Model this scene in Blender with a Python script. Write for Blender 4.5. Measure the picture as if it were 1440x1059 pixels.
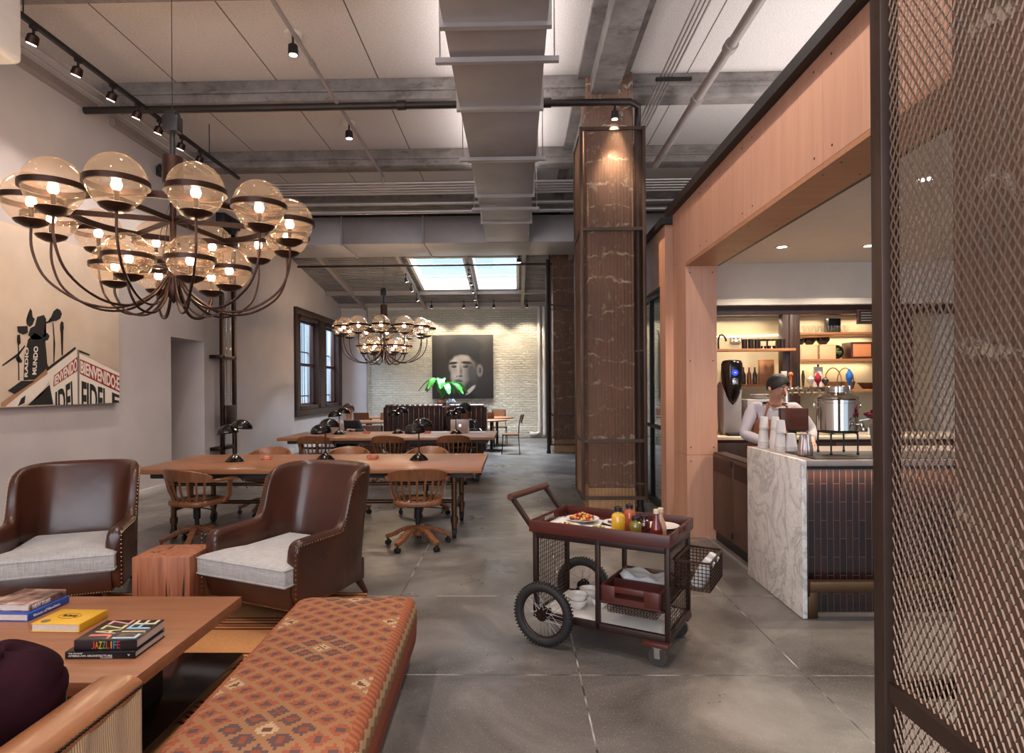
import bpy, bmesh, math, random
from mathutils import Vector, Matrix, Euler
random.seed(7)
PI = math.pi
scene = bpy.context.scene
for _o in list(bpy.data.objects):
    bpy.data.objects.remove(_o, do_unlink=True)
COL = scene.collection

# ---------------------------------------------------------------- camera
FPX, EYE = 865.0, 1.55
yaw = math.atan(18.0 / FPX); roll = 0.0072
fwd = Vector((-math.sin(yaw), math.cos(yaw), 0)); rgt = Vector((math.cos(yaw), math.sin(yaw), 0)); upv = Vector((0, 0, 1))
cr = rgt * math.cos(roll) - upv * math.sin(roll)
cu = rgt * math.sin(roll) + upv * math.cos(roll)
cd = bpy.data.cameras.new('camera')
cam = bpy.data.objects.new('camera', cd); COL.objects.link(cam)
mw = Matrix.Identity(4)
for r in range(3):
    mw[r][0] = cr[r]; mw[r][1] = cu[r]; mw[r][2] = -fwd[r]
mw[2][3] = EYE
cam.matrix_world = mw
cd.sensor_fit = 'HORIZONTAL'; cd.sensor_width = 36.0; cd.lens = FPX / 1440 * 36.0
cd.shift_x = 0.00903; cd.shift_y = 0.01016
cd.clip_start = 0.05; cd.clip_end = 200
scene.camera = cam

# ---------------------------------------------------------------- world, exposure, large lights
vs = scene.view_settings
vs.view_transform = 'Standard'
try: vs.look = 'None'
except Exception: pass
vs.gamma = 1.0; vs.use_curve_mapping = False; vs.exposure = 0.95
scene.cycles.transparent_max_bounces = 32
scene.cycles.max_bounces = 9
w = bpy.data.worlds.new('sky'); scene.world = w; w.use_nodes = True
bg = w.node_tree.nodes['Background']
bg.inputs['Color'].default_value = (0.56, 0.76, 1.0, 1); bg.inputs['Strength'].default_value = 0.75

def area(name, loc, rot, sx, sy, power, col, spread=PI):
    l = bpy.data.lights.new(name, 'AREA'); l.shape = 'RECTANGLE'; l.size = sx; l.size_y = sy
    l.energy = power; l.color = col; l.spread = spread
    o = bpy.data.objects.new(name, l); o.location = loc; o.rotation_euler = rot; COL.objects.link(o); return o
WARM = (1.0, 0.88, 0.78); NEUT = (1.0, 0.96, 0.94)
# added soft fill light behind the camera, standing in for unseen windows
area('street_window_daylight', (-1.2, -3.2, 2.6), (PI / 2, 0, 0), 8.0, 4.0, 190, (0.99, 0.96, 0.97))
# uplights lying on top of the plywood bar box, washing the ceiling
area('box_top_uplight', (3.6, 4.2, 3.62), (PI, 0, 0), 2.2, 8.5, 108, NEUT)
# added upward light above the long air duct, brightening the ceiling
area('duct_top_uplight', (-.145, 3.6, 4.90), (PI, 0, 0), .7, 13.0, 95, NEUT)
# daylight falling through the two skylights of the rear room
area('skylight_daylight', (-1.25, 16.6, 7.2), (0.12, 0, 0), 4.0, 3.5, 2000, (0.74, 0.86, 1.0))
area('rear_window_daylight', (-7.0, 16.6, 4.9), (0, -0.95, 0), 2.0, 4.0, 520, (0.62, 0.78, 1.0))

# ---------------------------------------------------------------- helpers
def S(r, g, b, a=1.0):
    f = lambda c: (c / 12.92) if c <= 0.04045 else ((c + 0.055) / 1.055) ** 2.4
    return (f(r / 255), f(g / 255), f(b / 255), a)

class MB:
    """collects shapes, built as one mesh object"""
    def __init__(s): s.bm = bmesh.new()
    def _x(s, vs_, M):
        if M is not None: bmesh.ops.transform(s.bm, matrix=M, verts=vs_)
    def box(s, x0, x1, y0, y1, z0, z1, b=0, M=None, seg=2):
        r = bmesh.ops.create_cube(s.bm, size=1.0)
        v = r['verts']
        bmesh.ops.transform(s.bm, matrix=Matrix.Translation(((x0 + x1) / 2, (y0 + y1) / 2, (z0 + z1) / 2)) @ Matrix.Diagonal((abs(x1 - x0), abs(y1 - y0), abs(z1 - z0), 1)), verts=v)
        if b:
            es = list({e for q in v for e in q.link_edges})
            rr = bmesh.ops.bevel(s.bm, geom=es, offset=b, segments=seg, affect='EDGES', profile=0.5)
            v = list({q for f in rr['faces'] for q in f.verts} | {q for q in v if q.is_valid})
        s._x(v, M); return s
    def bar(s, p0, p1, w, h, up=(0, 0, 1), b=0):
        p0 = Vector(p0); p1 = Vector(p1); d = p1 - p0; L = d.length; d.normalize()
        u = Vector(up)
        if abs(d.dot(u)) > 0.99: u = Vector((0, 1, 0))
        x = d.cross(u).normalized(); z = x.cross(d).normalized()
        M = Matrix(((x.x, d.x, z.x, p0.x), (x.y, d.y, z.y, p0.y), (x.z, d.z, z.z, p0.z), (0, 0, 0, 1)))
        return s.box(-w / 2, w / 2, 0, L, -h / 2, h / 2, b, M)
    def ring(s, c, x, y, r, n, ry=None):
        ry = r if ry is None else ry
        return [s.bm.verts.new(c + x * (r * math.cos(2 * PI * k / n)) + y * (ry * math.sin(2 * PI * k / n))) for k in range(n)]
    def skin(s, rings, closed=False, caps=True):
        n = len(rings[0])
        for a, b in zip(rings, rings[1:] + ([rings[0]] if closed else [])):
            for k in range(n):
                try: s.bm.faces.new((a[k], a[(k + 1) % n], b[(k + 1) % n], b[k]))
                except ValueError: pass
        if caps and not closed:
            for q, fl in ((rings[0], True), (rings[-1], False)):
                try: s.bm.faces.new(q[::-1] if fl else q)
                except ValueError: pass
        return s
    def tube(s, pts, r, n=8, closed=False, caps=True):
        pts = [Vector(p) for p in pts]; N = len(pts)
        rr = r if isinstance(r, (list, tuple)) else [r] * N
        t0 = (pts[1] - pts[0]).normalized()
        ref = Vector((0, 0, 1)) if abs(t0.z) < 0.9 else Vector((1, 0, 0))
        x = t0.cross(ref).normalized(); rings = []
        for i, p in enumerate(pts):
            if closed: t = pts[(i + 1) % N] - pts[i - 1]
            else: t = pts[min(i + 1, N - 1)] - pts[max(i - 1, 0)]
            t.normalize(); x = (x - t * x.dot(t)).normalized(); y = t.cross(x)
            rings.append(s.ring(p, x, y, rr[i], n))
        return s.skin(rings, closed, caps)
    def cyl(s, p0, p1, r0, r1=None, n=20, caps=True):
        return s.tube([p0, p1], [r0, r0 if r1 is None else r1], n, caps=caps)
    def lathe(s, prof, n=28, M=None, caps=True, c=(0, 0, 0)):
        X = Vector((1, 0, 0)); Y = Vector((0, 1, 0)); c = Vector(c)
        rings = [s.ring(c + Vector((0, 0, z)), X, Y, max(r, 1e-4), n) for r, z in prof]
        s.skin(rings, False, caps)
        s._x([v for q in rings for v in q], M); return s
    def ball(s, c, r, nu=16, nv=10, sz=1.0, M=None):
        prof = [(r * math.sin(PI * k / nv), -r * sz * math.cos(PI * k / nv)) for k in range(nv + 1)]
        return s.lathe(prof, nu, M, False, c)
    def torus(s, c, R, r, ax=(0, 0, 1), n=32, m=8):
        ax = Vector(ax).normalized(); x = ax.orthogonal().normalized(); y = ax.cross(x); c = Vector(c)
        return s.tube([c + x * (R * math.cos(2 * PI * k / n)) + y * (R * math.sin(2 * PI * k / n)) for k in range(n)], r, m, closed=True)
    def band(s, c, R, t, h, n=32):
        """flat ring: radial thickness t, height h"""
        c = Vector(c); rings = []
        for k in range(n):
            a = 2 * PI * k / n; d = Vector((math.cos(a), math.sin(a), 0))
            rings.append([s.bm.verts.new(c + d * rr + Vector((0, 0, zz))) for rr, zz in ((R, -h / 2), (R + t, -h / 2), (R + t, h / 2), (R, h / 2))])
        return s.skin(rings, True)
    def grid(s, P, wrap=False):
        V = [[s.bm.verts.new(p) for p in row] for row in P]
        for a, b in zip(V, V[1:]):
            m = len(a)
            for k in range(m if wrap else m - 1):
                try: s.bm.faces.new((a[k], a[(k + 1) % m], b[(k + 1) % m], b[k]))
                except ValueError: pass
        return s
    def prism(s, poly, h, M=None):
        """poly in xy, extruded 0..h in z"""
        a = [s.bm.verts.new((p[0], p[1], 0)) for p in poly]; b = [s.bm.verts.new((p[0], p[1], h)) for p in poly]
        s.skin([a, b]); s._x(a + b, M); return s
    def quad(s, a, b, c, d):
        s.bm.faces.new([s.bm.verts.new(p) for p in (a, b, c, d)]); return s
    def build(s, name, m, parent=None, smooth=40, M=None):
        bm = s.bm
        if M is not None: bmesh.ops.transform(bm, matrix=M, verts=bm.verts)
        bmesh.ops.recalc_face_normals(bm, faces=bm.faces)
        if smooth:
            lim = math.radians(smooth)
            for f in bm.faces: f.smooth = True
            for e in bm.edges:
                if len(e.link_faces) == 2 and e.calc_face_angle(0) > lim: e.smooth = False
        me = bpy.data.meshes.new(name); bm.to_mesh(me); bm.free()
        return link(name, me, m, parent)

def link(name, me, m, parent=None):
    if m is not None:
        me.materials.clear(); me.materials.append(m)
    o = bpy.data.objects.new(name, me); COL.objects.link(o)
    if parent is not None: o.parent = parent
    return o
def tag(o, label=None, cat=None, group=None, kind=None):
    if label: o['label'] = label
    if cat: o['category'] = cat
    if group: o['group'] = group
    if kind: o['kind'] = kind
    return o
def thing(name, label, cat, loc=(0, 0, 0), rz=0.0, group=None):
    o = bpy.data.objects.new(name, None); o.empty_display_size = 0.1; COL.objects.link(o)
    o.location = loc; o.rotation_euler = (0, 0, rz)
    return tag(o, label, cat, group)
def struct(o, label=None):
    o['kind'] = 'structure'
    if label: o['label'] = label
    return o
def dup(o, parent=None):
    c = o.copy(); COL.objects.link(c)
    if parent is not None: c.parent = parent
    for ch in list(o.children): dup(ch, c)
    return c
def copy_thing(o, loc, rz=0.0, label=None, group=None):
    c = dup(o); c.location = loc; c.rotation_euler = (0, 0, rz)
    if label: c['label'] = label
    if group: c['group'] = group
    return c
def bez(p0, p1, p2, p3, n=12):
    p0, p1, p2, p3 = map(Vector, (p0, p1, p2, p3))
    return [p0 * (1 - t) ** 3 + p1 * 3 * t * (1 - t) ** 2 + p2 * 3 * t * t * (1 - t) + p3 * t ** 3 for t in [k / n for k in range(n + 1)]]
def spline(pts, n=6):
    P = [Vector(p) for p in pts]; out = []
    for i in range(len(P) - 1):
        a = P[max(i - 1, 0)]; b = P[i]; c = P[i + 1]; d = P[min(i + 2, len(P) - 1)]
        for k in range(n):
            t = k / n
            out.append(0.5 * ((2 * b) + (c - a) * t + (2 * a - 5 * b + 4 * c - d) * t * t + (3 * b - a - 3 * c + d) * t ** 3))
    out.append(P[-1]); return out
def text_on(name, txt, q, m, parent, depth=0.0015, bold=0.0):
    """lettering laid on the quad q = (bottom-left, bottom-right, top-right, top-left)"""
    cu_ = bpy.data.curves.new(name, 'FONT'); cu_.body = txt; cu_.extrude = 0.02; cu_.offset = bold; cu_.resolution_u = 3
    ob = bpy.data.objects.new(name, cu_); COL.objects.link(ob)
    dg = bpy.context.evaluated_depsgraph_get(); me = bpy.data.meshes.new_from_object(ob.evaluated_get(dg))
    bpy.data.objects.remove(ob, do_unlink=True)
    xs = [v.co.x for v in me.vertices]; ys = [v.co.y for v in me.vertices]
    x0, x1, y0, y1 = min(xs), max(xs), min(ys), max(ys)
    a, b, c, d = map(Vector, q); nrm = (b - a).cross(d - a).normalized()
    for v in me.vertices:
        u = (v.co.x - x0) / (x1 - x0); t = (v.co.y - y0) / (y1 - y0)
        p = a * (1 - u) * (1 - t) + b * u * (1 - t) + c * u * t + d * (1 - u) * t
        v.co = p + nrm * (depth if v.co.z > 0 else -0.0005)
    return link(name, me, m, parent)

# ---------------------------------------------------------------- materials
class NT:
    def __init__(s, name):
        s.m = bpy.data.materials.new(name); s.m.use_nodes = True; s.t = s.m.node_tree; s.n = s.t.nodes
        s.p = s.n['Principled BSDF']; s.out = s.n['Material Output']; s._tc = None
    def add(s, typ, **kw):
        nd = s.n.new(typ)
        for k, v in kw.items(): setattr(nd, k, v)
        return nd
    def L(s, a, b): s.t.links.new(a, b)
    def tc(s):
        if s._tc is None: s._tc = s.add('ShaderNodeTexCoord')
        return s._tc.outputs['Object']
    def mp(s, scale=(1, 1, 1), rot=(0, 0, 0), loc=(0, 0, 0)):
        m = s.add('ShaderNodeMapping'); m.inputs['Scale'].default_value = scale; m.inputs['Rotation'].default_value = rot; m.inputs['Location'].default_value = loc
        s.L(s.tc(), m.inputs[0]); return m.outputs[0]
    def noise(s, scale, detail=4, rough=0.55, vec=None, dist=0.0):
        nd = s.add('ShaderNodeTexNoise'); nd.inputs['Scale'].default_value = scale; nd.inputs['Detail'].default_value = detail
        nd.inputs['Roughness'].default_value = rough; nd.inputs['Distortion'].default_value = dist
        s.L(vec if vec is not None else s.tc(), nd.inputs['Vector']); return nd.outputs[0]
    def math(s, op, a, b=None, c=None, clamp=False):
        nd = s.add('ShaderNodeMath', operation=op); nd.use_clamp = clamp
        for i, v in enumerate((a, b, c)):
            if v is None: continue
            if isinstance(v, (int, float)): nd.inputs[i].default_value = v
            else: s.L(v, nd.inputs[i])
        return nd.outputs[0]
    def ramp(s, fac, stops, interp='LINEAR'):
        nd = s.add('ShaderNodeValToRGB'); cr_ = nd.color_ramp; cr_.interpolation = interp
        while len(cr_.elements) < len(stops): cr_.elements.new(0.5)
        for e, (p, c) in zip(cr_.elements, stops): e.position = p; e.color = c
        s.L(fac, nd.inputs[0]); return nd.outputs[0]
    def mix(s, fac, a, b, mode='MIX'):
        nd = s.add('ShaderNodeMix', data_type='RGBA', blend_type=mode)
        for i, v in ((0, fac), (6, a), (7, b)):
            if isinstance(v, (int, float)): nd.inputs[i].default_value = v
            elif isinstance(v, tuple): nd.inputs[i].default_value = v
            else: s.L(v, nd.inputs[i])
        return nd.outputs[2]
    def xyz(s, vec=None):
        nd = s.add('ShaderNodeSeparateXYZ'); s.L(vec if vec is not None else s.tc(), nd.inputs[0]); return nd.outputs
    def comb(s, x, y, z):
        nd = s.add('ShaderNodeCombineXYZ')
        for i, v in enumerate((x, y, z)):
            if isinstance(v, (int, float)): nd.inputs[i].default_value = v
            else: s.L(v, nd.inputs[i])
        return nd.outputs[0]
    def bump(s, h, strength=0.3, dist=0.01):
        nd = s.add('ShaderNodeBump'); nd.inputs['Strength'].default_value = strength; nd.inputs['Distance'].default_value = dist
        s.L(h, nd.inputs['Height']); s.L(nd.outputs[0], s.p.inputs['Normal'])
    def set(s, **kw):
        for k, v in kw.items():
            i = s.p.inputs[{'col': 'Base Color', 'rough': 'Roughness', 'metal': 'Metallic', 'spec': 'Specular IOR Level', 'coat': 'Coat Weight', 'cr': 'Coat Roughness', 'em': 'Emission Color', 'es': 'Emission Strength', 'sheen': 'Sheen Weight', 'trans': 'Transmission Weight', 'ior': 'IOR', 'alpha': 'Alpha'}[k]]
            if isinstance(v, (int, float)): i.default_value = v
            elif isinstance(v, tuple): i.default_value = v
            else: s.L(v, i)
        return s

def plain(name, col, rough=0.5, metal=0.0, var=0.10, scale=6.0, bump=0.0, bscale=60, **kw):
    t = NT(name)
    dark = tuple(c * (1 - var) for c in col[:3]) + (1,); lite = tuple(min(1, c * (1 + var)) for c in col[:3]) + (1,)
    t.set(col=t.ramp(t.noise(scale), [(0.3, dark), (0.7, lite)]), rough=rough, metal=metal, **kw)
    if bump: t.bump(t.noise(bscale, 3), bump, 0.004)
    return t.m
def wood(name, c1, c2, axis=0, scale=1.0, rough=0.45, coat=0.0, ring=9.0):
    t = NT(name); sc = [14 * scale] * 3; sc[axis] = 0.9 * scale
    n1 = t.noise(1.6, 6, 0.62, t.mp(tuple(sc)), 0.6)
    sc2 = [90 * scale] * 3; sc2[axis] = 2.0 * scale
    n2 = t.noise(2.0, 3, 0.6, t.mp(tuple(sc2)))
    f = t.math('MULTIPLY_ADD', n2, 0.35, t.math('MULTIPLY', n1, 0.75))
    t.set(col=t.ramp(f, [(0.32, c1), (0.72, c2)]), rough=rough, coat=coat, cr=0.15)
    t.bump(n2, 0.08, 0.002)
    return t.m
def emit(name, col, strength):
    t = NT(name); t.set(col=(0.02, 0.02, 0.02, 1), em=col, es=strength); return t.m
def thin_glass(name, tint=(0.98, 0.93, 0.86, 1), ior=1.45, rough=0.02, gl=(1, 1, 1, 1)):
    t = NT(name); t.n.remove(t.p)
    tr = t.add('ShaderNodeBsdfTransparent'); tr.inputs[0].default_value = tint
    gs = t.add('ShaderNodeBsdfGlossy'); gs.inputs['Roughness'].default_value = rough; gs.inputs['Color'].default_value = gl
    lw = t.add('ShaderNodeLayerWeight'); lw.inputs[0].default_value = 0.5
    fac = t.math('MULTIPLY_ADD', t.math('POWER', lw.outputs['Facing'], 4.0), 0.5 * (ior - 1) / 0.45, 0.035)
    mx = t.add('ShaderNodeMixShader'); t.L(fac, mx.inputs[0]); t.L(tr.outputs[0], mx.inputs[1]); t.L(gs.outputs[0], mx.inputs[2])
    t.L(mx.outputs[0], t.out.inputs['Surface']); return t.m

M_ = {}
def mats():
    # plaster wall
    t = NT('painted_plaster'); n = t.noise(1.2, 5); t.set(col=t.ramp(n, [(0.3, S(186, 176, 174)), (0.7, S(198, 188, 186))]), rough=0.75); t.bump(t.noise(35, 4), 0.06, 0.01); M_['plaster'] = t.m
    M_['white'] = plain('white_paint', S(205, 198, 192), 0.6, var=0.05)
    M_['barwhite'] = plain('bar_white_paint', S(214, 206, 196), 0.7, var=0.03)
    # ceiling board with joints
    t = NT('ceiling_board'); o = t.xyz()
    fx = t.math('FRACT', t.math('DIVIDE', t.math('ADD', o[0], 4.25 + 12.8), 1.28))
    seam = t.math('LESS_THAN', t.math('ABSOLUTE', t.math('SUBTRACT', fx, 0.5)), 0.494)
    base = t.ramp(t.noise(55, 5, 0.7), [(0.35, S(186, 177, 174)), (0.62, S(212, 204, 201))])
    base = t.mix(t.math('MULTIPLY', t.noise(0.9, 3), 0.35), base, S(198, 188, 184))
    t.set(col=t.mix(seam, S(96, 86, 80), base), rough=0.85); t.bump(t.noise(70, 4), 0.35, 0.01); M_['ceil'] = t.m
    # cast beams, weathered
    t = NT('weathered_beam'); n = t.noise(3.2, 8, 0.68); st = t.noise(3.0, 8, 0.72, t.mp((0.9, 1.2, 2.2)))
    t.set(col=t.mix(t.ramp(st, [(0.54, (0, 0, 0, 1)), (0.68, (0.8, 0.8, 0.8, 1))]), t.ramp(n, [(0.3, S(104, 96, 92)), (0.7, S(146, 138, 134))]), S(76, 66, 61)), rough=0.8)
    t.bump(t.noise(14, 8, 0.7), 0.5, 0.02); M_['beam'] = t.m
    # concrete floor
    t = NT('polished_concrete'); o = t.xyz()
    def lines(c, off, per, wd):
        f = t.math('FRACT', t.math('DIVIDE', t.math('ADD', c, 40 * per - off + per / 2), per))
        return t.math('LESS_THAN', t.math('ABSOLUTE', t.math('SUBTRACT', f, 0.5)), wd / per)
    j = t.math('MAXIMUM', lines(o[0], 0.335, 1.2, 0.004), lines(o[1], 3.31, 1.25, 0.004))
    n1 = t.noise(1.1, 7, 0.62, None, 0.8); n2 = t.noise(120, 2, 0.5)
    base = t.ramp(n1, [(0.30, S(66, 61, 58)), (0.50, S(98, 92, 88)), (0.72, S(138, 132, 128))])
    base = t.mix(t.ramp(n2, [(0.60, (0, 0, 0, 1)), (0.72, (0.55, 0.55, 0.55, 1))]), base, S(176, 168, 158))
    lj = t.ramp(t.noise(3, 2), [(0.45, S(52, 48, 46)), (0.6, S(186, 180, 172))])
    t.set(col=t.mix(j, base, lj), rough=t.ramp(t.noise(1.6, 6, 0.6), [(0.3, (0.24,) * 3 + (1,)), (0.7, (0.44,) * 3 + (1,))]), spec=0.5)
    t.bump(t.noise(9, 6), 0.05, 0.01); M_['floor'] = t.m
    # painted brick
    t = NT('painted_brick'); o = t.xyz(); v = t.comb(o[0], o[2], 0)
    br = t.add('ShaderNodeTexBrick'); br.inputs['Scale'].default_value = 1.0
    for k, val in (('Mortar Size', 0.010), ('Mortar Smooth', 1.0), ('Brick Width', 0.21), ('Row Height', 0.072)): br.inputs[k].default_value = val
    br.inputs['Color1'].default_value = S(214, 206, 190); br.inputs['Color2'].default_value = S(198, 190, 174); br.inputs['Mortar'].default_value = S(196, 188, 174)
    t.L(v, br.inputs['Vector']); t.set(col=t.mix(0.25, br.outputs['Color'], t.ramp(t.noise(6, 6), [(0.3, S(188, 180, 165)), (0.7, S(222, 214, 198))])), rough=0.6)
    t.bump(t.math('ADD', t.math('MULTIPLY', br.outputs['Fac'], -1.0), t.math('MULTIPLY', t.noise(11, 7, 0.7), 2.4)), 0.9, 0.03); M_['brick'] = t.m
    # terracotta block column
    t = NT('terracotta_block'); o = t.xyz(); u = t.math('ADD', o[0], o[1])
    rid = t.math('ABSOLUTE', t.math('SINE', t.math('MULTIPLY', u, PI / 0.042)))
    v = t.comb(u, o[2], 0)
    wob = t.add('ShaderNodeVectorMath', operation='ADD'); t.L(v, wob.inputs[0])
    nz = t.noise(7, 4, 0.65); t.L(t.comb(0, t.math('MULTIPLY', t.math('SUBTRACT', nz, 0.5), 0.09), 0), wob.inputs[1])
    wz = t.math('ADD', t.math('ADD', o[2], t.math('MULTIPLY', t.math('SUBTRACT', t.noise(1.3, 2), 0.5), 0.55)), t.math('MULTIPLY', t.math('SUBTRACT', nz, 0.5), 0.20))
    fz = t.math('ABSOLUTE', t.math('SUBTRACT', t.math('FRACT', t.math('DIVIDE', wz, 0.31)), 0.5))
    brk = t.noise(9, 5, 0.7)
    mort = t.math('MULTIPLY', t.ramp(fz, [(0.44, (0, 0, 0, 1)), (0.47, (1, 1, 1, 1))]), t.ramp(brk, [(0.46, (0, 0, 0, 1)), (0.58, (1, 1, 1, 1))]))
    spl = t.ramp(t.noise(6, 9, 0.80, t.mp((1.6, 1.6, 0.8))), [(0.555, (0, 0, 0, 1)), (0.62, (0.75, 0.75, 0.75, 1))])
    strp = t.noise(3.0, 3, 0.6, t.mp((22, 22, 0.8)))
    c = t.mix(t.math('MULTIPLY', t.noise(2.2, 4), 0.7), t.ramp(strp, [(0.3, S(124, 90, 74)), (0.7, S(158, 118, 98))]), S(116, 94, 82))
    t.set(col=t.mix(t.math('MAXIMUM', mort, spl), c, S(206, 186, 164)), rough=0.75)
    t.bump(t.math('ADD', t.math('MULTIPLY', rid, 0.5), t.math('MULTIPLY', t.math('MAXIMUM', mort, spl), 1.0)), 0.8, 0.012); M_['terra'] = t.m
    t = NT('light_block'); o = t.xyz(); u = t.math('ADD', o[0], o[1]); rid = t.math('ABSOLUTE', t.math('SINE', t.math('MULTIPLY', u, PI / 0.042)))
    t.set(col=t.ramp(t.noise(5, 5), [(0.3, S(170, 130, 92)), (0.7, S(196, 156, 116))]), rough=0.7); t.bump(rid, 0.7, 0.01); M_['terra_base'] = t.m
    # metals
    M_['bronze'] = plain('dark_bronze', S(66, 46, 38), 0.36, 0.85, 0.2, 9)
    M_['steel'] = plain('raw_steel_frame', S(80, 62, 54), 0.45, 0.6, 0.22, 3.5)
    M_['expmesh'] = plain('bronze_expanded_metal', S(122, 98, 82), 0.38, 0.75, 0.12, 3)
    M_['galv'] = plain('galvanised_sheet', S(160, 153, 153), 0.5, 0.45, 0.08, 2.2)
    M_['conduit'] = plain('steel_conduit', S(178, 171, 168), 0.38, 0.6, 0.06, 3)
    M_['blackpipe'] = plain('black_pipe', S(44, 36, 34), 0.45, 0.4, 0.2, 5)
    M_['greypipe'] = plain('painted_pipe', S(150, 138, 134), 0.5, 0.1, 0.08, 4)
    M_['black'] = plain('matte_black', S(26, 22, 22), 0.5, 0.1, 0.15)
    M_['gloss_black'] = plain('gloss_black_enamel', S(24, 18, 17), 0.14, 0.2, 0.15)
    M_['chrome'] = plain('chrome', S(200, 196, 190), 0.12, 1.0, 0.03)
    M_['urn'] = plain('polished_steel', S(206, 196, 184), 0.1, 1.0, 0.03)
    M_['brass'] = plain('aged_brass', S(100, 74, 54), 0.4, 0.9, 0.1)
    M_['nail'] = plain('brass_nail', S(170, 138, 96), 0.3, 0.9, 0.05)
    # woods
    M_['ply'] = wood('pink_beech_veneer', S(184, 134, 110), S(204, 154, 128), 2, 0.45, 0.5)
    M_['soffit'] = wood('beech_veneer_crosswise', S(164, 112, 80), S(184, 130, 98), 0, 0.45, 0.5)
    M_['tablewood'] = wood('oiled_oak_top', S(136, 86, 56), S(170, 114, 78), 0, 0.7, 0.34)
    M_['coffeewood'] = wood('walnut_top', S(134, 82, 52), S(168, 110, 74), 0, 0.7, 0.36)
    M_['chairwood'] = wood('honey_oak', S(104, 62, 38), S(142, 92, 60), 2, 1.2, 0.35)
    M_['darkwood'] = wood('dark_mahogany', S(52, 26, 18), S(82, 44, 32), 0, 1.0, 0.35)
    M_['darkwood_v'] = wood('dark_mahogany_upright', S(40, 22, 17), S(64, 38, 29), 2, 1.0, 0.4)
    M_['traywood'] = wood('red_mahogany', S(60, 24, 19), S(90, 38, 30), 0, 1.4, 0.38)
    M_['shelfwood'] = wood('warm_shelf_wood', S(140, 88, 52), S(176, 120, 78), 0, 0.9, 0.45)
    M_['paleboxwood'] = wood('pale_box_wood', S(200, 156, 116), S(222, 180, 140), 0, 0.9, 0.5)
    t = NT('cracked_timber'); g = t.noise(2.0, 5, 0.6, t.mp((16, 16, 1.1)), 0.4)
    cr_ = t.ramp(t.noise(2.2, 2, 0.5, t.mp((9, 9, 0.35), (0, 0, 0), (3, 1, 0)), 0.3), [(0.30, (0, 0, 0, 1)), (0.335, (1, 1, 1, 1))])
    t.set(col=t.mix(cr_, S(46, 22, 14), t.ramp(g, [(0.3, S(132, 70, 44)), (0.7, S(176, 110, 74))])), rough=0.55); t.bump(cr_, 0.6, 0.01); M_['timber'] = t.m
    # leather
    t = NT('oxblood_leather'); n = t.noise(2.6, 1.5, 0.4)
    t.set(col=t.ramp(n, [(0.28, S(54, 27, 18)), (0.55, S(68, 35, 22)), (0.80, S(84, 46, 30))]), rough=t.ramp(t.noise(3, 1), [(0.3, (0.27,) * 3 + (1,)), (0.7, (0.36,) * 3 + (1,))]), spec=0.5, coat=0.12, cr=0.15)
    vo = t.add('ShaderNodeTexVoronoi'); vo.inputs['Scale'].default_value = 260; t.L(t.tc(), vo.inputs['Vector'])
    t.bump(t.noise(4.5, 2), 0.25, 0.02); M_['leather'] = t.m
    M_['caramel'] = plain('caramel_leather', S(166, 108, 70), 0.28, 0, 0.18, 4, coat=0.4, cr=0.15)
    t = NT('ribbed_tan_cloth'); o = t.xyz()
    rb = t.math('ABSOLUTE', t.math('SINE', t.math('MULTIPLY', t.math('ADD', o[1], t.math('MULTIPLY', t.noise(5, 2), 0.03)), PI / 0.008)))
    t.set(col=t.mix(rb, S(144, 104, 66), S(212, 168, 118)), rough=0.85, sheen=0.3); t.bump(rb, 0.6, 0.004); M_['tancloth'] = t.m
    t = NT('grey_linen'); n = t.math('ADD', t.math('MULTIPLY', t.noise(2, 3, 0.6, t.mp((260, 8, 8))), 0.5), t.math('MULTIPLY', t.noise(2, 3, 0.6, t.mp((8, 260, 260))), 0.5))
    t.set(col=t.ramp(n, [(0.40, S(146, 140, 136)), (0.60, S(190, 185, 181))]), rough=0.8, sheen=0.25); t.bump(n, 0.25, 0.003); M_['linen'] = t.m
    M_['velvet'] = plain('plum_velvet', S(48, 22, 29), 1.0, 0, 0.2, 8, spec=0.1)
    # marble
    t = NT('white_marble'); d = t.noise(3.0, 8, 0.6, t.mp((1, 1, 0.7), (0.5, 0.2, 0.3)), 1.6)
    vein = t.ramp(t.math('ABSOLUTE', t.math('SUBTRACT', d, 0.5)), [(0.0, (1, 1, 1, 1)), (0.035, (0.25, 0.25, 0.25, 1)), (0.09, (0, 0, 0, 1))])
    d2 = t.noise(9.0, 8, 0.65, None, 2.2); v2 = t.ramp(t.math('ABSOLUTE', t.math('SUBTRACT', d2, 0.48)), [(0.0, (0.55, 0.55, 0.55, 1)), (0.04, (0, 0, 0, 1))])
    t.set(col=t.mix(t.math('MAXIMUM', vein, v2), S(236, 229, 223), S(184, 177, 175)), rough=0.3); M_['marble'] = t.m
    # bar tiles: vertical stack
    t = NT('brown_glazed_tile'); o = t.xyz(); br = t.add('ShaderNodeTexBrick'); t.L(t.comb(o[2], o[0], 0), br.inputs['Vector'])
    for k, val in (('Scale', 1.0), ('Mortar Size', 0.0022), ('Mortar Smooth', 0.1), ('Brick Width', 0.25), ('Row Height', 0.043)): br.inputs[k].default_value = val
    br.inputs['Color1'].default_value = S(50, 29, 23); br.inputs['Color2'].default_value = S(32, 20, 17); br.inputs['Mortar'].default_value = S(84, 62, 53)
    t.set(col=br.outputs['Color'], rough=0.22, spec=0.6); t.bump(br.outputs['Fac'], -0.4, 0.006); M_['tile'] = t.m
    M_['counterstone'] = plain('honed_stone', S(150, 132, 122), 0.35, 0, 0.1, 9)
    M_['blackmat'] = plain('rubber_bar_mat', S(40, 32, 30), 0.6)
    # rug
    t = NT('striped_rug'); o = t.xyz(); per = 0.55
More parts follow.
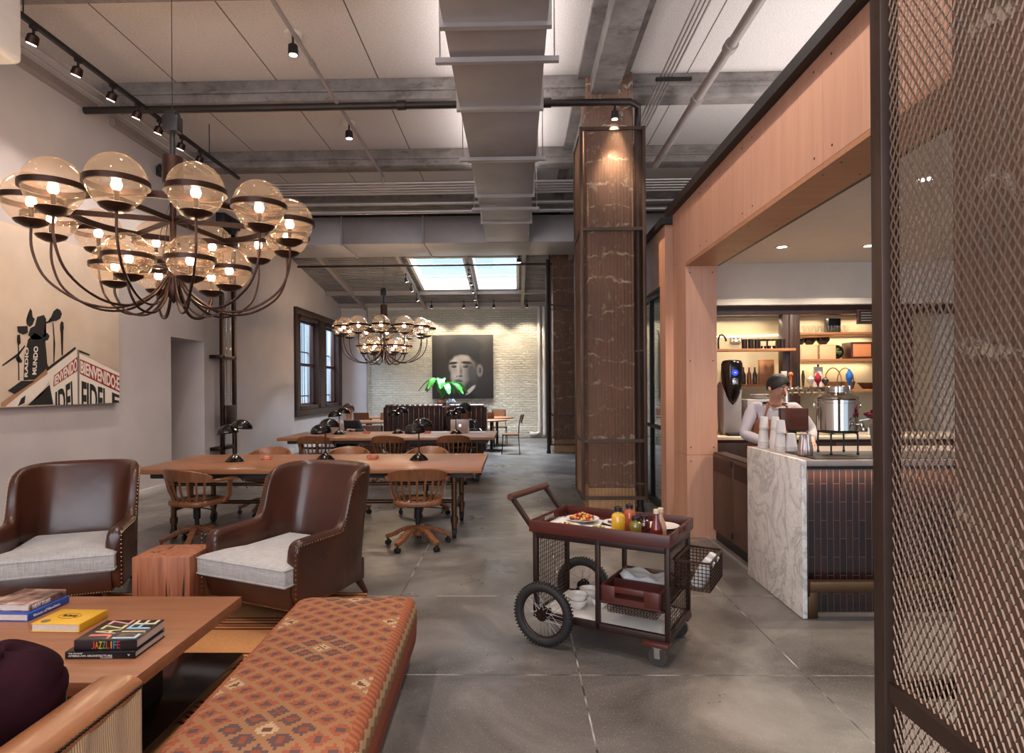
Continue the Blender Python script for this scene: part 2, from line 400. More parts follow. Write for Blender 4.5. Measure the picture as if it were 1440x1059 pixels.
    f = t.math('FRACT', t.math('DIVIDE', t.math('ADD', o[1], t.math('MULTIPLY', t.noise(3, 2), 0.012)), per))
    st = None
    for c_, wd in ((0.10, 0.022), (0.19, 0.016), (0.26, 0.022), (0.36, 0.012), (0.44, 0.02)):
        q = t.math('LESS_THAN', t.math('ABSOLUTE', t.math('SUBTRACT', f, c_)), wd); st = q if st is None else t.math('MAXIMUM', st, q)
    wv = t.noise(2, 3, 0.6, t.mp((30, 300, 30)))
    t.set(col=t.mix(st, t.ramp(wv, [(0.35, S(178, 120, 74)), (0.65, S(212, 156, 102))]), S(98, 32, 22)), rough=0.95, spec=0.2); t.bump(wv, 0.4, 0.004); M_['rug'] = t.m
    # kilim: stepped diamonds
    t = NT('kilim_weave'); o = t.xyz(); ST, CC = 0.0115, 0.108
    RED = S(164, 80, 54); RUST = S(150, 64, 44); TAN = S(170, 120, 82); CREAM = S(216, 184, 144); NAVY = S(72, 60, 70); GOLD = S(180, 134, 84); BROWN = S(92, 52, 40)
    q_ = lambda c_: t.math('MULTIPLY', t.math('FLOOR', t.math('DIVIDE', c_, ST)), ST)
    yv = t.math('SUBTRACT', o[1], t.math('MULTIPLY', t.math('MINIMUM', t.math('SUBTRACT', o[2], 0.34), 0.0), -1.0))
    qx, qy = t.math('MULTIPLY', q_(o[0]), 0.86), q_(o[1])
    a_ = t.math('ADD', t.math('DIVIDE', t.math('ADD', qx, qy), CC), 61.5); b_ = t.math('ADD', t.math('DIVIDE', t.math('SUBTRACT', qx, qy), CC), 61.5)
    fa = t.math('ABSOLUTE', t.math('SUBTRACT', t.math('FRACT', a_), 0.5)); fb = t.math('ABSOLUTE', t.math('SUBTRACT', t.math('FRACT', b_), 0.5))
    mm = t.math('MAXIMUM', fa, fb)
    ia, ib = t.math('FLOOR', a_), t.math('FLOOR', b_)
    ma, mb_ = t.math('FLOOR', t.math('DIVIDE', ia, 3.0)), t.math('FLOOR', t.math('DIVIDE', ib, 3.0))
    even = lambda v_: t.math('LESS_THAN', t.math('FRACT', t.math('MULTIPLY', v_, 0.5)), 0.25)
    loz = t.math('MULTIPLY', even(ma), even(mb_))
    sel = even(t.math('MULTIPLY', t.math('ADD', ma, mb_), 0.5))
    cen = t.math('MULTIPLY', t.math('COMPARE', t.math('MODULO', ia, 3.0), 1.0, 0.1), t.math('COMPARE', t.math('MODULO', ib, 3.0), 1.0, 0.1))
    motif = t.mix(loz, RED, t.mix(sel, t.mix(cen, CREAM, NAVY), t.mix(cen, NAVY, CREAM)))
    core = t.mix(loz, NAVY, t.mix(sel, BROWN, t.mix(cen, RUST, BROWN)))
    c = t.mix(t.math('GREATER_THAN', mm, 0.36), motif, TAN)
    cross = t.math('MULTIPLY', t.math('LESS_THAN', mm, 0.22), t.math('LESS_THAN', t.math('MINIMUM', fa, fb), 0.085))
    c = t.mix(cross, c, core)
    edge = t.math('GREATER_THAN', t.math('ABSOLUTE', o[0]), 0.292)
    zig = t.math('LESS_THAN', t.math('FRACT', t.math('ADD', t.math('DIVIDE', o[1], 0.034), t.math('MULTIPLY', t.math('ABSOLUTE', o[0]), 9.0))), 0.5)
    c = t.mix(edge, c, t.mix(zig, S(182, 108, 70), S(160, 70, 48)))
    sd = t.math('LESS_THAN', o[2], 0.335)
    zs_ = t.math('ADD', t.math('DIVIDE', o[2], 0.235), t.math('MULTIPLY', t.math('ABSOLUTE', t.math('SUBTRACT', t.math('FRACT', t.math('DIVIDE', qy, 0.07)), 0.5)), 0.16))
    sc_ = t.ramp(zs_, [(0.0, BROWN), (0.52, S(120, 46, 40)), (0.74, RUST), (0.92, S(120, 112, 84)), (0.96, S(200, 168, 128)), (1.0, S(120, 96, 72))], 'CONSTANT')
    sc2 = t.ramp(t.math('MULTIPLY', zs_, 0.7), [(0.0, BROWN), (0.30, S(122, 48, 42)), (0.55, S(150, 66, 46)), (0.80, S(132, 116, 84)), (0.90, S(206, 172, 132)), (0.99, S(160, 84, 56))], 'CONSTANT')
    c = t.mix(sd, c, sc2)
    c = t.mix(0.36, c, S(112, 78, 58))
    wv = t.noise(2, 2, 0.6, t.mp((400, 90, 90)))
    c = t.mix(t.math('MULTIPLY', wv, 0.35), c, S(120, 84, 62))
    t.set(col=c, rough=0.95, spec=0.2); t.bump(wv, 0.3, 0.003); M_['kilim'] = t.m
    # misc
    M_['globe'] = thin_glass('amber_clear_glass', (0.94, 0.86, 0.78, 1), 1.5, 0.02, (1, 0.93, 0.85, 1))
    nt = M_['globe'].node_tree; mx0 = [n for n in nt.nodes if n.type == 'MIX_SHADER'][0]; df = nt.nodes.new('ShaderNodeBsdfTranslucent'); df.inputs[0].default_value = (0.95, 0.72, 0.55, 1)
    m2 = nt.nodes.new('ShaderNodeMixShader'); m2.inputs[0].default_value = 0.045; nt.links.new(mx0.outputs[0], m2.inputs[1]); nt.links.new(df.outputs[0], m2.inputs[2]); nt.links.new(m2.outputs[0], nt.nodes['Material Output'].inputs['Surface'])
    M_['glass'] = thin_glass('window_glass', (0.94, 0.96, 0.97, 1), 1.4)
    M_['clearglass'] = thin_glass('drinking_glass', (0.93, 0.94, 0.93, 1), 1.6, 0.05)
    M_['bulb'] = emit('lit_bulb', (1.0, 0.80, 0.58, 1), 60)
    M_['spotface'] = emit('lit_lens', (1.0, 0.93, 0.84, 1), 9)
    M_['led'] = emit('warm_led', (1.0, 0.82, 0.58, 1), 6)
    M_['blue'] = emit('blue_display', (0.01, 0.05, 1.0, 1), 0.9)
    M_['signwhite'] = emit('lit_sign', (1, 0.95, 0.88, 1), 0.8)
    M_['rubber'] = plain('black_rubber', S(30, 26, 25), 0.7, 0, 0.2, 20, 0.3, 120)
    M_['paper'] = plain('book_paper', S(206, 186, 172), 0.8, 0, 0.06, 90)
    M_['porcelain'] = plain('white_porcelain', S(222, 214, 206), 0.25, 0, 0.02)
    M_['papercup'] = plain('white_paper_cup', S(206, 198, 196), 0.6, 0, 0.04)
    M_['linenwhite'] = plain('white_cloth', S(206, 202, 200), 0.85, 0, 0.05, 10)
    M_['skin1'] = plain('skin_light', S(196, 142, 116), 0.5, 0, 0.06)
    M_['skin2'] = plain('skin_brown', S(120, 76, 56), 0.5, 0, 0.06)
    M_['hairblack'] = plain('black_hair', S(22, 17, 16), 0.6, 0, 0.3, 40, 0.5, 90)
    M_['hairbrown'] = plain('brown_hair', S(78, 46, 32), 0.55, 0, 0.3, 40, 0.4, 90)
    M_['shirt'] = plain('pale_shirt', S(176, 166, 172), 0.8, 0, 0.06, 14)
    M_['apron'] = plain('rust_apron', S(126, 72, 46), 0.75, 0, 0.08, 12)
    M_['blackcloth'] = plain('black_cloth', S(24, 21, 23), 0.85, 0, 0.2, 12)
    M_['leaf'] = plain('fresh_leaf', S(52, 150, 40), 0.35, 0, 0.3, 7)
    t = NT('corrugated_deck'); o = t.xyz(); wv = t.math('SINE', t.math('MULTIPLY', o[1], 2 * PI / 0.15))
    t.set(col=t.ramp(t.noise(2, 4), [(0.3, S(112, 104, 102)), (0.7, S(136, 128, 126))]), rough=0.6); t.bump(wv, 1.0, 0.03); M_['deck'] = t.m
mats()
# ================================================================ the setting
XL, HC = -5.30, 5.42
def slab(name, boxes, m, label=None, b=0, smooth=30):
    q = MB()
    for a in boxes: q.box(*a, b=b)
    return struct(q.build(name, m, None, smooth), label)
slab('floor', [(-9, 8, -4, 19.5, -0.12, 0)], M_['floor'], 'polished grey concrete floor with saw-cut joints')
slab('ceiling', [(-5.6, 8, -4, 14.25, HC, HC + 0.15)], M_['ceil'], 'pale textured ceiling boards between concrete beams')
# long plaster wall with a doorway recess
slab('wall_left', [(XL - 0.25, XL, -4, 9.36, 0, HC), (XL - 0.25, XL, 10.37, 14.62, 0, HC), (XL - 0.25, XL, 9.36, 10.37, 2.36, HC),
                   (XL - 0.85, XL - 0.25, 10.37, 10.47, 0, 2.5), (XL - 0.85, XL - 0.25, 9.26, 9.36, 0, 2.5), (XL - 0.95, XL - 0.85, 9.26, 10.47, 0, 2.5), (XL - 0.85, XL - 0.25, 9.26, 10.47, 2.36, 2.5)],
     M_['plaster'], 'smooth pale plaster wall beside the seating area')
slab('baseboard_left', [(XL, XL + 0.02, -4, 9.36, 0, 0.13), (XL, XL + 0.02, 10.37, 14.62, 0, 0.13)], M_['white'], 'white baseboard along the plaster wall', 0.004)
slab('trim_ledge', [(XL, XL + 0.10, -4, 7.6, 5.02, 5.12), (XL, XL + 0.08, 7.95, 9.9, 5.02, 5.12)], M_['greypipe'], 'grey steel angle under the ceiling')
# rear room
BW = 18.75
slab('wall_back', [(-4.95, 8, BW, BW + 0.25, 0, 3.92)], M_['brick'], 'cream painted brick wall of the rear room')
slab('trim_brick_ledge', [(-4.9, 8, BW - 0.09, BW, 0, 0.36)], M_['brick'], 'stepped brick footing with pale ledge', 0.01)
slab('wall_corner', [(-5.55, -4.55, BW - 0.03, BW + 0.25, 0, 3.95)], M_['plaster'], 'smooth white pier in the rear corner')
slab('trim_back_lintel', [(-5.55, 8, BW - 0.06, BW + 0.25, 3.92, 4.5)], M_['white'], 'white band above the brick')
slab('wall_right', [(7.2, 7.4, -4, 19, 0, HC)], M_['plaster'], 'far plaster wall behind the bar box')
# window wall of the rear room
W1, W2 = (14.86, 16.42), (16.86, 18.3)
zs, zt = 1.02, 3.36
slab('wall_window', [(XL - 0.3, XL - 0.02, 14.62, 14.86, 0, 4.9), (XL - 0.3, XL - 0.02, 16.42, 16.86, 0, 4.9), (XL - 0.3, XL - 0.02, 18.3, 19, 0, 4.9),
                     (XL - 0.3, XL - 0.02, 14.86, 16.42, 0, zs), (XL - 0.3, XL - 0.02, 16.86, 18.3, 0, zs),
                     (XL - 0.3, XL - 0.02, 14.86, 16.42, zt, 4.9), (XL - 0.3, XL - 0.02, 16.86, 18.3, zt, 4.9)], M_['plaster'], 'plaster wall around the street windows')
slab('baseboard_window', [(XL - 0.02, XL + 0.01, 14.62, BW, 0, 0.2)], M_['white'], 'white baseboard under the street windows')
for i, (a, b_) in enumerate((W1, W2)):
    q = MB(); x0, x1 = XL - 0.2, XL + 0.05; t = 0.10
    q.box(x0, x1, a, a + t, zs, zt, .006).box(x0, x1, b_ - t, b_, zs, zt, .006).box(x0, x1, a, b_, zs, zs + t, .006).box(x0, x1 + .0, a, b_, zt - t, zt, .006)
    o = struct(q.build('window_%d' % (i + 1), M_['darkwood_v']), ('dark wooden sash window next to the end of the plaster wall', 'dark wooden sash window next to the brick wall')[i])
    q = MB(); zm = 2.15
    q.box(x0 + .06, x0 + .12, a + t, b_ - t, zm - .035, zm + .035)
    for c in (a + t, b_ - t - .05): q.box(x0 + .06, x0 + .12, c, c + .05, zs + t, zt - t)
    for c in (zs + t, zt - t - .05): q.box(x0 + .06, x0 + .12, a + t, b_ - t, c, c + .05)
    q.build('window_sash', M_['darkwood'], o)
    MB().box(x0 + .085, x0 + .092, a + t, b_ - t, zs + t, zt - t).build('window_pane', M_['glass'], o)
    q = MB()
    for k in range(1, 8): yy = a + t + (b_ - a - 2 * t) * k / 8; q.cyl((x0 - .08, yy, zs), (x0 - .08, yy, zt), .009, n=6)
    for zz in (1.35, 2.5): q.box(x0 - .09, x0 - .07, a, b_, zz - .015, zz + .015)
    q.build('window_bars', M_['black'], o)
slab('trim_window_casing', [(XL - 0.02, XL + 0.07, 14.66, 18.5, zs - 0.16, zs - 0.0), (XL - 0.02, XL + 0.07, 14.66, 18.5, zt, zt + 0.16), (XL - 0.02, XL + 0.06, 16.42, 16.86, zs, zt), (XL - 0.02, XL + 0.06, 14.66, 14.86, zs, zt), (XL - 0.02, XL + 0.06, 18.3, 18.5, zs, zt)], M_['darkwood_v'], 'dark wooden casing around the pair of windows', .01)

# sloped metal deck roof with skylights: z = 4.65 - .14 (y - 14.4)
RS = lambda y: 4.66 - 0.14 * (y - 14.4)
def sloped(name, rects, m, label, th=0.10, dz=0.0):
    q = MB()
    for x0, x1, y0, y1 in rects:
        a = [q.bm.verts.new((x, y, RS(y) + dz)) for x, y in ((x0, y0), (x1, y0), (x1, y1), (x0, y1))]
        c = [q.bm.verts.new((x, y, RS(y) + dz + th)) for x, y in ((x0, y0), (x1, y0), (x1, y1), (x0, y1))]
        q.skin([a, c])
    return struct(q.build(name, m, None, 20), label)
K1, K2, KY = (-2.52, -1.22), (-1.02, 0.06), (14.55, 17.05)
sloped('ceiling_deck', [(-5.6, K1[0], 14.08, 19), (K2[1], 8, 14.08, 19), (K1[1], K2[0], 14.08, 19), (K1[0], K1[1], 14.08, KY[0]), (K1[0], K1[1], KY[1], 19), (K2[0], K2[1], 14.08, KY[0]), (K2[0], K2[1], KY[1], 19)], M_['deck'], 'grey corrugated metal roof deck sloping to the brick wall')
for i, (k, nm) in enumerate(((K1, 'square skylight nearer the street windows'), (K2, 'square skylight nearer the columns'))):
    o = sloped('window_%d' % (i + 3), [(k[0] - .05, k[0] + .02, KY[0] - .05, KY[1] + .05), (k[1] - .02, k[1] + .05, KY[0] - .05, KY[1] + .05), (k[0] + .02, k[1] - .02, KY[0] - .05, KY[0] + .02), (k[0] + .02, k[1] - .02, KY[1] - .02, KY[1] + .05)], M_['white'], nm, 0.22, -0.03)
    q = MB(); q.bar((k[0], 16.35, RS(16.35) + .12), (k[1], 16.35, RS(16.35) + .12), .03, .03); q.build('glazing_bar', M_['greypipe'], o)
    q = MB()
    q.quad((k[0], KY[0], RS(KY[0]) + .14), (k[1], KY[0], RS(KY[0]) + .14), (k[1], KY[1], RS(KY[1]) + .14), (k[0], KY[1], RS(KY[1]) + .14)); q.build('skylight_pane', M_['glass'], o)
q = MB()
for x in (-4.55, -2.72, -1.12, 0.22, 1.3): q.bar((x, 14.1, RS(14.1) - .07), (x, 18.7, RS(18.7) - .07), .09, .14)
for y in (17.2, 18.45): q.bar((-5.4, y, RS(y) - .06), (3, y, RS(y) - .06), .10, .12)
struct(q.build('ceiling_rafter', M_['greypipe']), 'grey painted rafters under the metal deck')
slab('trim_header', [(-5.4, 8, 14.05, 14.3, 4.62, HC)], M_['plaster'], 'plastered header above the rear room')

# beams
for i, y in enumerate((5.36, 7.65, 9.93, 12.2)):
    a = -5.25 if i != 1 else -5.18
    q = MB(); z0 = 5.15
    q.box(a, 7.2, y, y + .30, z0, HC, .012); q.box(a, 7.2, y - .03, y, z0 + .10, z0 + .13)
    struct(q.build('ceiling_beam', M_['beam'], None, 40), 'weathered concrete cross beam, %s' % ('nearest the camera', 'at the big brick column', 'beyond the big brick column', 'before the wide air duct')[i])
q = MB(); q.box(.95, 1.28, -4, 14, 5.14, HC, .015).box(.80, 1.42, -4, 14, 5.36, HC)
struct(q.build('ceiling_girder', M_['beam']), 'heavy concrete girder running over the row of columns')

# columns in their expanded-metal cages
def screen_mesh(wd, h, px=0.0096, pz=0.0320):
    nc = int(wd / px); nk = int(h / (pz / 2)); V = []; Fc = []
    ca, sa = math.cos(0.9), math.sin(0.9); A, B = 0.0016, 0.0005
    off = [(ca * A - sa * B, sa * A + ca * B), (ca * A + sa * B, sa * A - ca * B), (-ca * A + sa * B, -sa * A - ca * B), (-ca * A - sa * B, -sa * A + ca * B)]
    for i in range(nc):
        st = len(V)
        for k in range(nk + 1):
            x = px * (i + ((k + i) % 2)) + (0.0008 if (k + i) % 2 == 0 else -0.0008); z = k * pz / 2
            for dx, dy in off: V.append((x, dy, z + dx * 0.0 ) if False else (x + dx, dy, z))
        for k in range(nk):
            for j in range(4):
                a = st + k * 4 + j; b = st + k * 4 + (j + 1) % 4
                Fc.append((a, b, b + 4, a + 4))
    me = bpy.data.meshes.new('mesh_screen'); me.from_pydata(V, [], Fc); me.update(); me.materials.append(M_['expmesh']); return me
SCR = screen_mesh(0.74, 4.46)
CW_ = 0.76
def cage(cx, cy, label):
    r = thing('column_cage', label, 'metal cage', (cx, cy, 0), 0, 'mesh cages round the columns')
    h = CW_ / 2
    for sx in (-1, 1):
        for sy in (-1, 1):
            q = MB(); q.box(sx * h - .02, sx * h + .02, sy * h - .02, sy * h + .02, .17, 4.70, .003)
            q.build('post', M_['steel'], r)
    for z in (.19, .885, 3.46, 4.68):
        for s in (-1, 1):
            MB().box(-h + .02, h - .02, s * h - .014, s * h + .014, z - .02, z + .02).build('rail', M_['steel'], r)
            MB().box(s * h - .014, s * h + .014, -h + .02, h - .02, z - .02, z + .02).build('rail', M_['steel'], r)
    for k in range(4):
        o = link('mesh_screen', SCR, None, r)
        a = k * PI / 2; v = Vector((-.37, -h, .21)); v.rotate(Euler((0, 0, a)))
        o.location = v; o.rotation_euler = (0, 0, a)
    for z in (.36, 1.98):
        for s in (-1, 1):
            MB().bar((s * .29, -.29, z), (s * .37, -.375, z), .03, .02).build('clip', M_['chrome'], r)
    return r
CX = 1.18
for i, cy in enumerate((0.99, 7.88, 14.78)):
    nm = ('nearest the camera', 'behind the serving trolley', 'in the rear room')[i]
    q = MB(); q.box(CX - .29, CX + .29, cy - .29, cy + .29, .30, HC, .02)
    c = struct(q.build('column', M_['terra'], None, 40), 'ribbed brown terracotta block column %s' % nm)
    MB().box(CX - .285, CX + .285, cy - .285, cy + .285, 0, .30, .01).build('column_base', M_['terra_base'], c)
    cage(CX + .015, cy, 'bronze expanded-metal cage round the column ' + nm)
# black standpipes beside the columns
def standpipe(pts, label):
    q = MB(); q.tube(pts, .040, 14); o = tag(q.build('standpipe', M_['blackpipe']), label, 'pipe')
    p = pts[0]; MB().cyl((p[0], p[1], .001), (p[0], p[1], .06), .05, n=14).build('pipe_collar', M_['blackpipe'], o)
standpipe([(1.523, 7.60, 0.06), (1.523, 7.60, 4.74), (1.52, 7.57, 4.85), (1.50, 7.46, 4.93), (1.40, 7.39, 4.95), (.42, 7.38, 4.95)], 'black sprinkler pipe bending down the caged column behind the trolley')
standpipe([(.76, 14.30, 0.06), (.76, 14.30, 4.5)], 'black upright pipe at the column in the rear room')

# air ducts
def flange(q, x0, x1, y, z0, z1, w=.03, t=.035):
    rings = []
    for xa, za, sx, sz in ((x0, z0, -1, -1), (x1, z0, 1, -1), (x1, z1, 1, 1), (x0, z1, -1, 1)):
        rings.append([q.bm.verts.new((xa + sx * a, yy, za + sz * a)) for a, yy in ((0, y - w), (t, y - w), (t, y + w), (0, y + w))])
    q.skin(rings, True)
r = thing('air_duct', 'long rectangular galvanised air duct hung along the ceiling', 'air duct', (0, 0, 4.55))
ys = [-4, -1.0, .5, 2.0, 3.55, 5.08, 6.6, 8.1, 9.6, 11.15, 12.72]
for a, b_ in zip(ys, ys[1:]):
    MB().box(-.575, .285, a + .004, b_ - .004, 0, .32, .004).build('duct_section', M_['galv'], r)
for y in ys[3:-1]:
    q = MB(); flange(q, -.575, .285, y, 0, .32)
    q.build('flange', M_['conduit'], r)
for y in (2.4, 5.53, 7.93, 10.15):
    q = MB(); q.box(-.70, .41, y - .025, y + .025, -.085, -.04)
    for k in range(18): q.box(-.62 + k * .055, -.59 + k * .055, y - .0265, y - .0245, -.075, -.06)
    for x in (-.66, .37): q.cyl((x, y, -.08), (x, y, .86), .007, n=6)
    q.build('trapeze_hanger', M_['galv'], r)
r = thing('cross_duct', 'wide galvanised air duct crossing in front of the rear room', 'air duct', (0, 0, 4.55))
xs = [-5.2, -3.6, -1.9, .36, 2.2, 4.2]
for a, b_ in zip(xs, xs[1:]):
    MB().box(a + .006, b_ - .006, 12.76, 14.04, 0, .56, .006).build('duct_section', M_['galv'], r)
q = MB()
for x in xs[1:-1]: q.box(x - .02, x + .02, 12.735, 14.045, -.02, .575)
q.build('flange', M_['galv'], r)

# pipes and conduits on the ceiling
def pipe(name, label, pts, rad, m, cat='pipe', coup=(), group=None, n=10):
    q = MB(); q.tube(pts, rad, n); o = tag(q.build(name, m), label, cat, group)
    if coup:
        for p, d in coup:
            p = Vector(p); d = Vector(d) * .05; MB().cyl(p - d, p + d, rad * 1.35, n=12).build('coupling', m, o)
    return o
pipe('sprinkler_main', 'long black sprinkler pipe crossing before the concrete beam', [(-5.22, 7.38, 4.95), (-.6, 7.38, 4.95), (.36, 7.38, 4.95)], .042, M_['blackpipe'], coup=[((-1.35, 7.38, 4.95), (1, 0, 0)), ((.40, 7.38, 4.95), (1, 0, 0))])
pipe('grey_pipe', 'thick grey pipe above the plywood bar box', [(2.12, -2, 4.86), (2.12, 9.3, 4.86)], .05, M_['greypipe'], coup=[((2.12, 6.05, 4.86), (0, 1, 0)), ((2.12, 7.15, 4.86), (0, 1, 0))])
pipe('branch_pipe', 'thin grey pipe crossing the ceiling boards past two spot cans', [(-2.12, -2, 4.98), (-2.12, 9.9, 4.98), (-2.12, 9.9, 4.86)], .022, M_['greypipe'], coup=[((-2.12, 6.45, 4.98), (0, 1, 0)), ((-2.12, 7.45, 4.98), (0, 1, 0))])
for k in range(4):
    pipe('conduit', 'thin steel conduit, %s of four beside the concrete girder' % ('first', 'second', 'third', 'last')[k], [(1.66 + k * .042, -2, 5.03), (1.66 + k * .042, 8.6, 5.03)], .011, M_['conduit'], group='conduits beside the girder')
tag(MB().box(1.6, 2.0, 6.93, 6.97, 4.98, 5.01).build('conduit_bracket', M_['black']), 'short black bracket under the four conduits', 'bracket')
for k in range(5):
    pipe('conduit', 'steel conduit crossing the room above the big chandelier, %s from the camera' % ('nearest', 'second', 'third', 'fourth', 'fifth')[k], [(-4.2, 10.33 + k * .14, 5.0), (4.5, 10.33 + k * .14, 5.0)], .024, M_['conduit'], group='bundle of cross conduits')
for k, (y, zz, rr) in enumerate(((11.55, 5.02, .035), (11.95, 4.98, .045))):
    pipe('cross_pipe', ('pale cross pipe just beyond the conduit bundle', 'thicker pale cross pipe next to the wide air duct')[k], [(-5.2, y, zz), (4.5, y, zz)], rr, M_['conduit'])
for k in range(2):
    pipe('wall_conduit', ('thin conduit along the plaster wall under the track', 'thin conduit hard against the plaster wall')[k], [(-4.78 - k * .14, -2, 4.99), (-4.78 - k * .14, 9.8, 4.99)], .013, M_['conduit'])
pipe('rear_pipe', 'thin black pipe across the skylights', [(-5.2, 14.62, RS(14.62) - .17), (.9, 14.62, RS(14.62) - .17)], .025, M_['blackpipe'])
pipe('corner_pipe', 'thin grey pipe up the edge of the brick wall', [(-4.52, 18.68, 0.0), (-4.52, 18.68, 3.9)], .022, M_['greypipe'])
pipe('white_downpipe', 'white painted downpipe with foot bend on the brick wall', [(.72, 18.62, 4.0), (.72, 18.62, .25), (.70, 18.60, .16), (.6, 18.58, .12), (.42, 18.58, .12)], .05, M_['white'], coup=[((.72, 18.62, .4), (0, 0, 1)), ((.5, 18.58, .12), (1, 0, 0))])
pipe('white_downpipe', 'second white downpipe closer to the column', [(.87, 18.62, 4.0), (.87, 18.62, .1)], .055, M_['white'])

# plywood bar box
FX, FI = 1.74, 2.05
q = MB()
for a, b_ in ((-1.0, .1), (.1, 1.22), (1.22, 2.36), (2.36, 3.50), (3.50, 4.63), (4.63, 5.72), (5.72, 6.80)): q.box(FX, FI - .04, a + .0015, b_ - .0015, 2.80, 3.42)
q.box(FX, FI, 6.30, 6.80, .845, 2.80).box(FX, FI, 6.30, 6.80, 0, .842)
o = struct(q.build('wall_bar', M_['ply'], None, 20), 'pinkish plywood fascia and post of the bar opening')
q = MB()
for a, b_ in ((-1.0, .1), (.1, 1.22), (1.22, 2.36), (2.36, 3.50), (3.50, 4.63), (4.63, 6.30)): q.box(FX, FI, a + .0015, b_ - .0015, 2.765, 2.798)
q.build('soffit_board', M_['soffit'], o)
q = MB()
for y in (1.12, 1.32, 2.26, 2.46, 3.40, 3.60, 4.53, 4.73, 5.62, 5.82, 6.7):
    for z in (2.86, 3.36): q.cyl((FX - .002, y, z), (FX + .01, y, z), .007, n=8)
    for x in (FX + .05, FI - .05): q.cyl((x, y, 2.763), (x, y, 2.78), .007, n=8)
for z in (.1, .78, .92, 1.8, 2.7):
    for x in (FX + .04, FI - .04): q.cyl((x, 6.298, z), (x, 6.31, z), .007, n=8)
q.build('screw_heads', M_['bronze'], o)
slab('trim_bar_cap', [(FX - .07, 7.2, -1.0, 6.86, 3.42, 3.50), ], M_['black'], 'black metal cap on the plywood box')
slab('ceiling_bar', [(FI - .04, 7.2, -1.0, 7.4, 3.0, 3.40)], M_['barwhite'], 'white ceiling over the bar')
slab('trim_soffit_shadow', [(FI, FI + .03, -1.0, 6.30, 2.765, 3.0)], M_['black'], 'black metal edge inside the plywood soffit')  # shade behind the soffit is built as a black strip
slab('wall_bar_back', [(2.0, 7.2, 7.38, 7.5, 2.56, 3.0), (2.0, 7.2, 7.26, 7.5, 2.49, 2.56), (2.0, 7.2, 7.95, 8.05, 0, 2.6)], M_['barwhite'], 'white back wall and header of the bar')
slab('wall_box_end', [(1.75, 1.985, 7.2, 7.26, 0, 3.42), (1.75, 1.95, 7.26, 7.46, 0, 2.75), (1.75, 1.95, 7.26, 12.4, 2.75, 3.42)], M_['ply'], 'second plywood box behind the bar box')
slab('trim_box_cap', [(1.70, 1.99, 7.14, 12.5, 3.42, 3.50)], M_['black'], 'black metal cap on the second plywood box')
q = MB()
for y in (7.48, 8.25, 9.9, 12.3): q.box(1.80, 1.86, y, y + .05, 0, 2.75)
q.box(1.80, 1.86, 7.48, 12.35, 2.68, 2.75).box(1.80, 1.86, 7.48, 12.35, 0, .08).box(1.80, 1.86, 7.48, 12.35, 1.0, 1.04)
o = struct(q.build('window_5', M_['black']), 'black steel glazed partition behind the caged column')
MB().box(1.825, 1.832, 7.5, 12.3, .08, 2.68).build('window_pane', M_['glass'], o)

# street seen through the windows and sky over the skylights
t = NT('street_brick'); br = t.add('ShaderNodeTexBrick'); oo = t.xyz(); t.L(t.comb(oo[1], oo[2], 0), br.inputs['Vector'])
for k, val in (('Scale', 1.0), ('Mortar Size', 0.012), ('Brick Width', 0.24), ('Row Height', 0.08)): br.inputs[k].default_value = val
br.inputs['Color1'].default_value = S(150, 84, 66); br.inputs['Color2'].default_value = S(120, 62, 52); br.inputs['Mortar'].default_value = S(160, 140, 130)
t.set(col=br.outputs['Color'], rough=.8); M_['street_brick'] = t.m
r = thing('street_building', 'red brick building across the street, seen through the windows', 'building', (-12.6, 24, 0))
MB().box(-.4, .4, -9, 9, 0, 9).build('facade', M_['street_brick'], r)
for k in range(5):
    for z in (.5, 3.4):
        f = MB().box(.38, .46, -7.2 + k * 3, -5.4 + k * 3, z, z + 2.1).build('shop_window', plain('blue_frame', S(60, 96, 160), .4), r)
        MB().box(.45, .47, -7.1 + k * 3, -5.5 + k * 3, z + .1, z + 2.0).build('pane', plain('sky_reflecting_glass', S(120, 160, 215), .1), f)
MB().box(.4, 1.1, -8.5, 8.5, 2.75, 2.95, .02).build('awning', plain('blue_awning', S(40, 80, 170), .6), r)
slab('street_pavement', [(-30, -5.6, 8, 40, -.12, -.04)], plain('street_asphalt', S(120, 124, 134), .8), 'street pavement outside the windows')
r = thing('parked_van', 'white delivery van parked outside the windows', 'van', (-8.9, 21.4, -.04))
MB().box(-.9, .9, -2.2, 1.3, .35, 2.0, .12).build('van_body', M_['white'], r)
MB().box(-.85, .85, 1.2, 2.2, .35, 1.25, .14).build('bonnet', M_['white'], r)
MB().box(-.8, .8, 1.1, 1.36, 1.2, 1.85, .05).build('windscreen', M_['black'], r)
for sx in (-.82, .82):
    for yy in (-1.4, 1.5): MB().cyl((sx - .1, yy, .34), (sx + .1, yy, .34), .34).build('wheel', M_['rubber'], r)
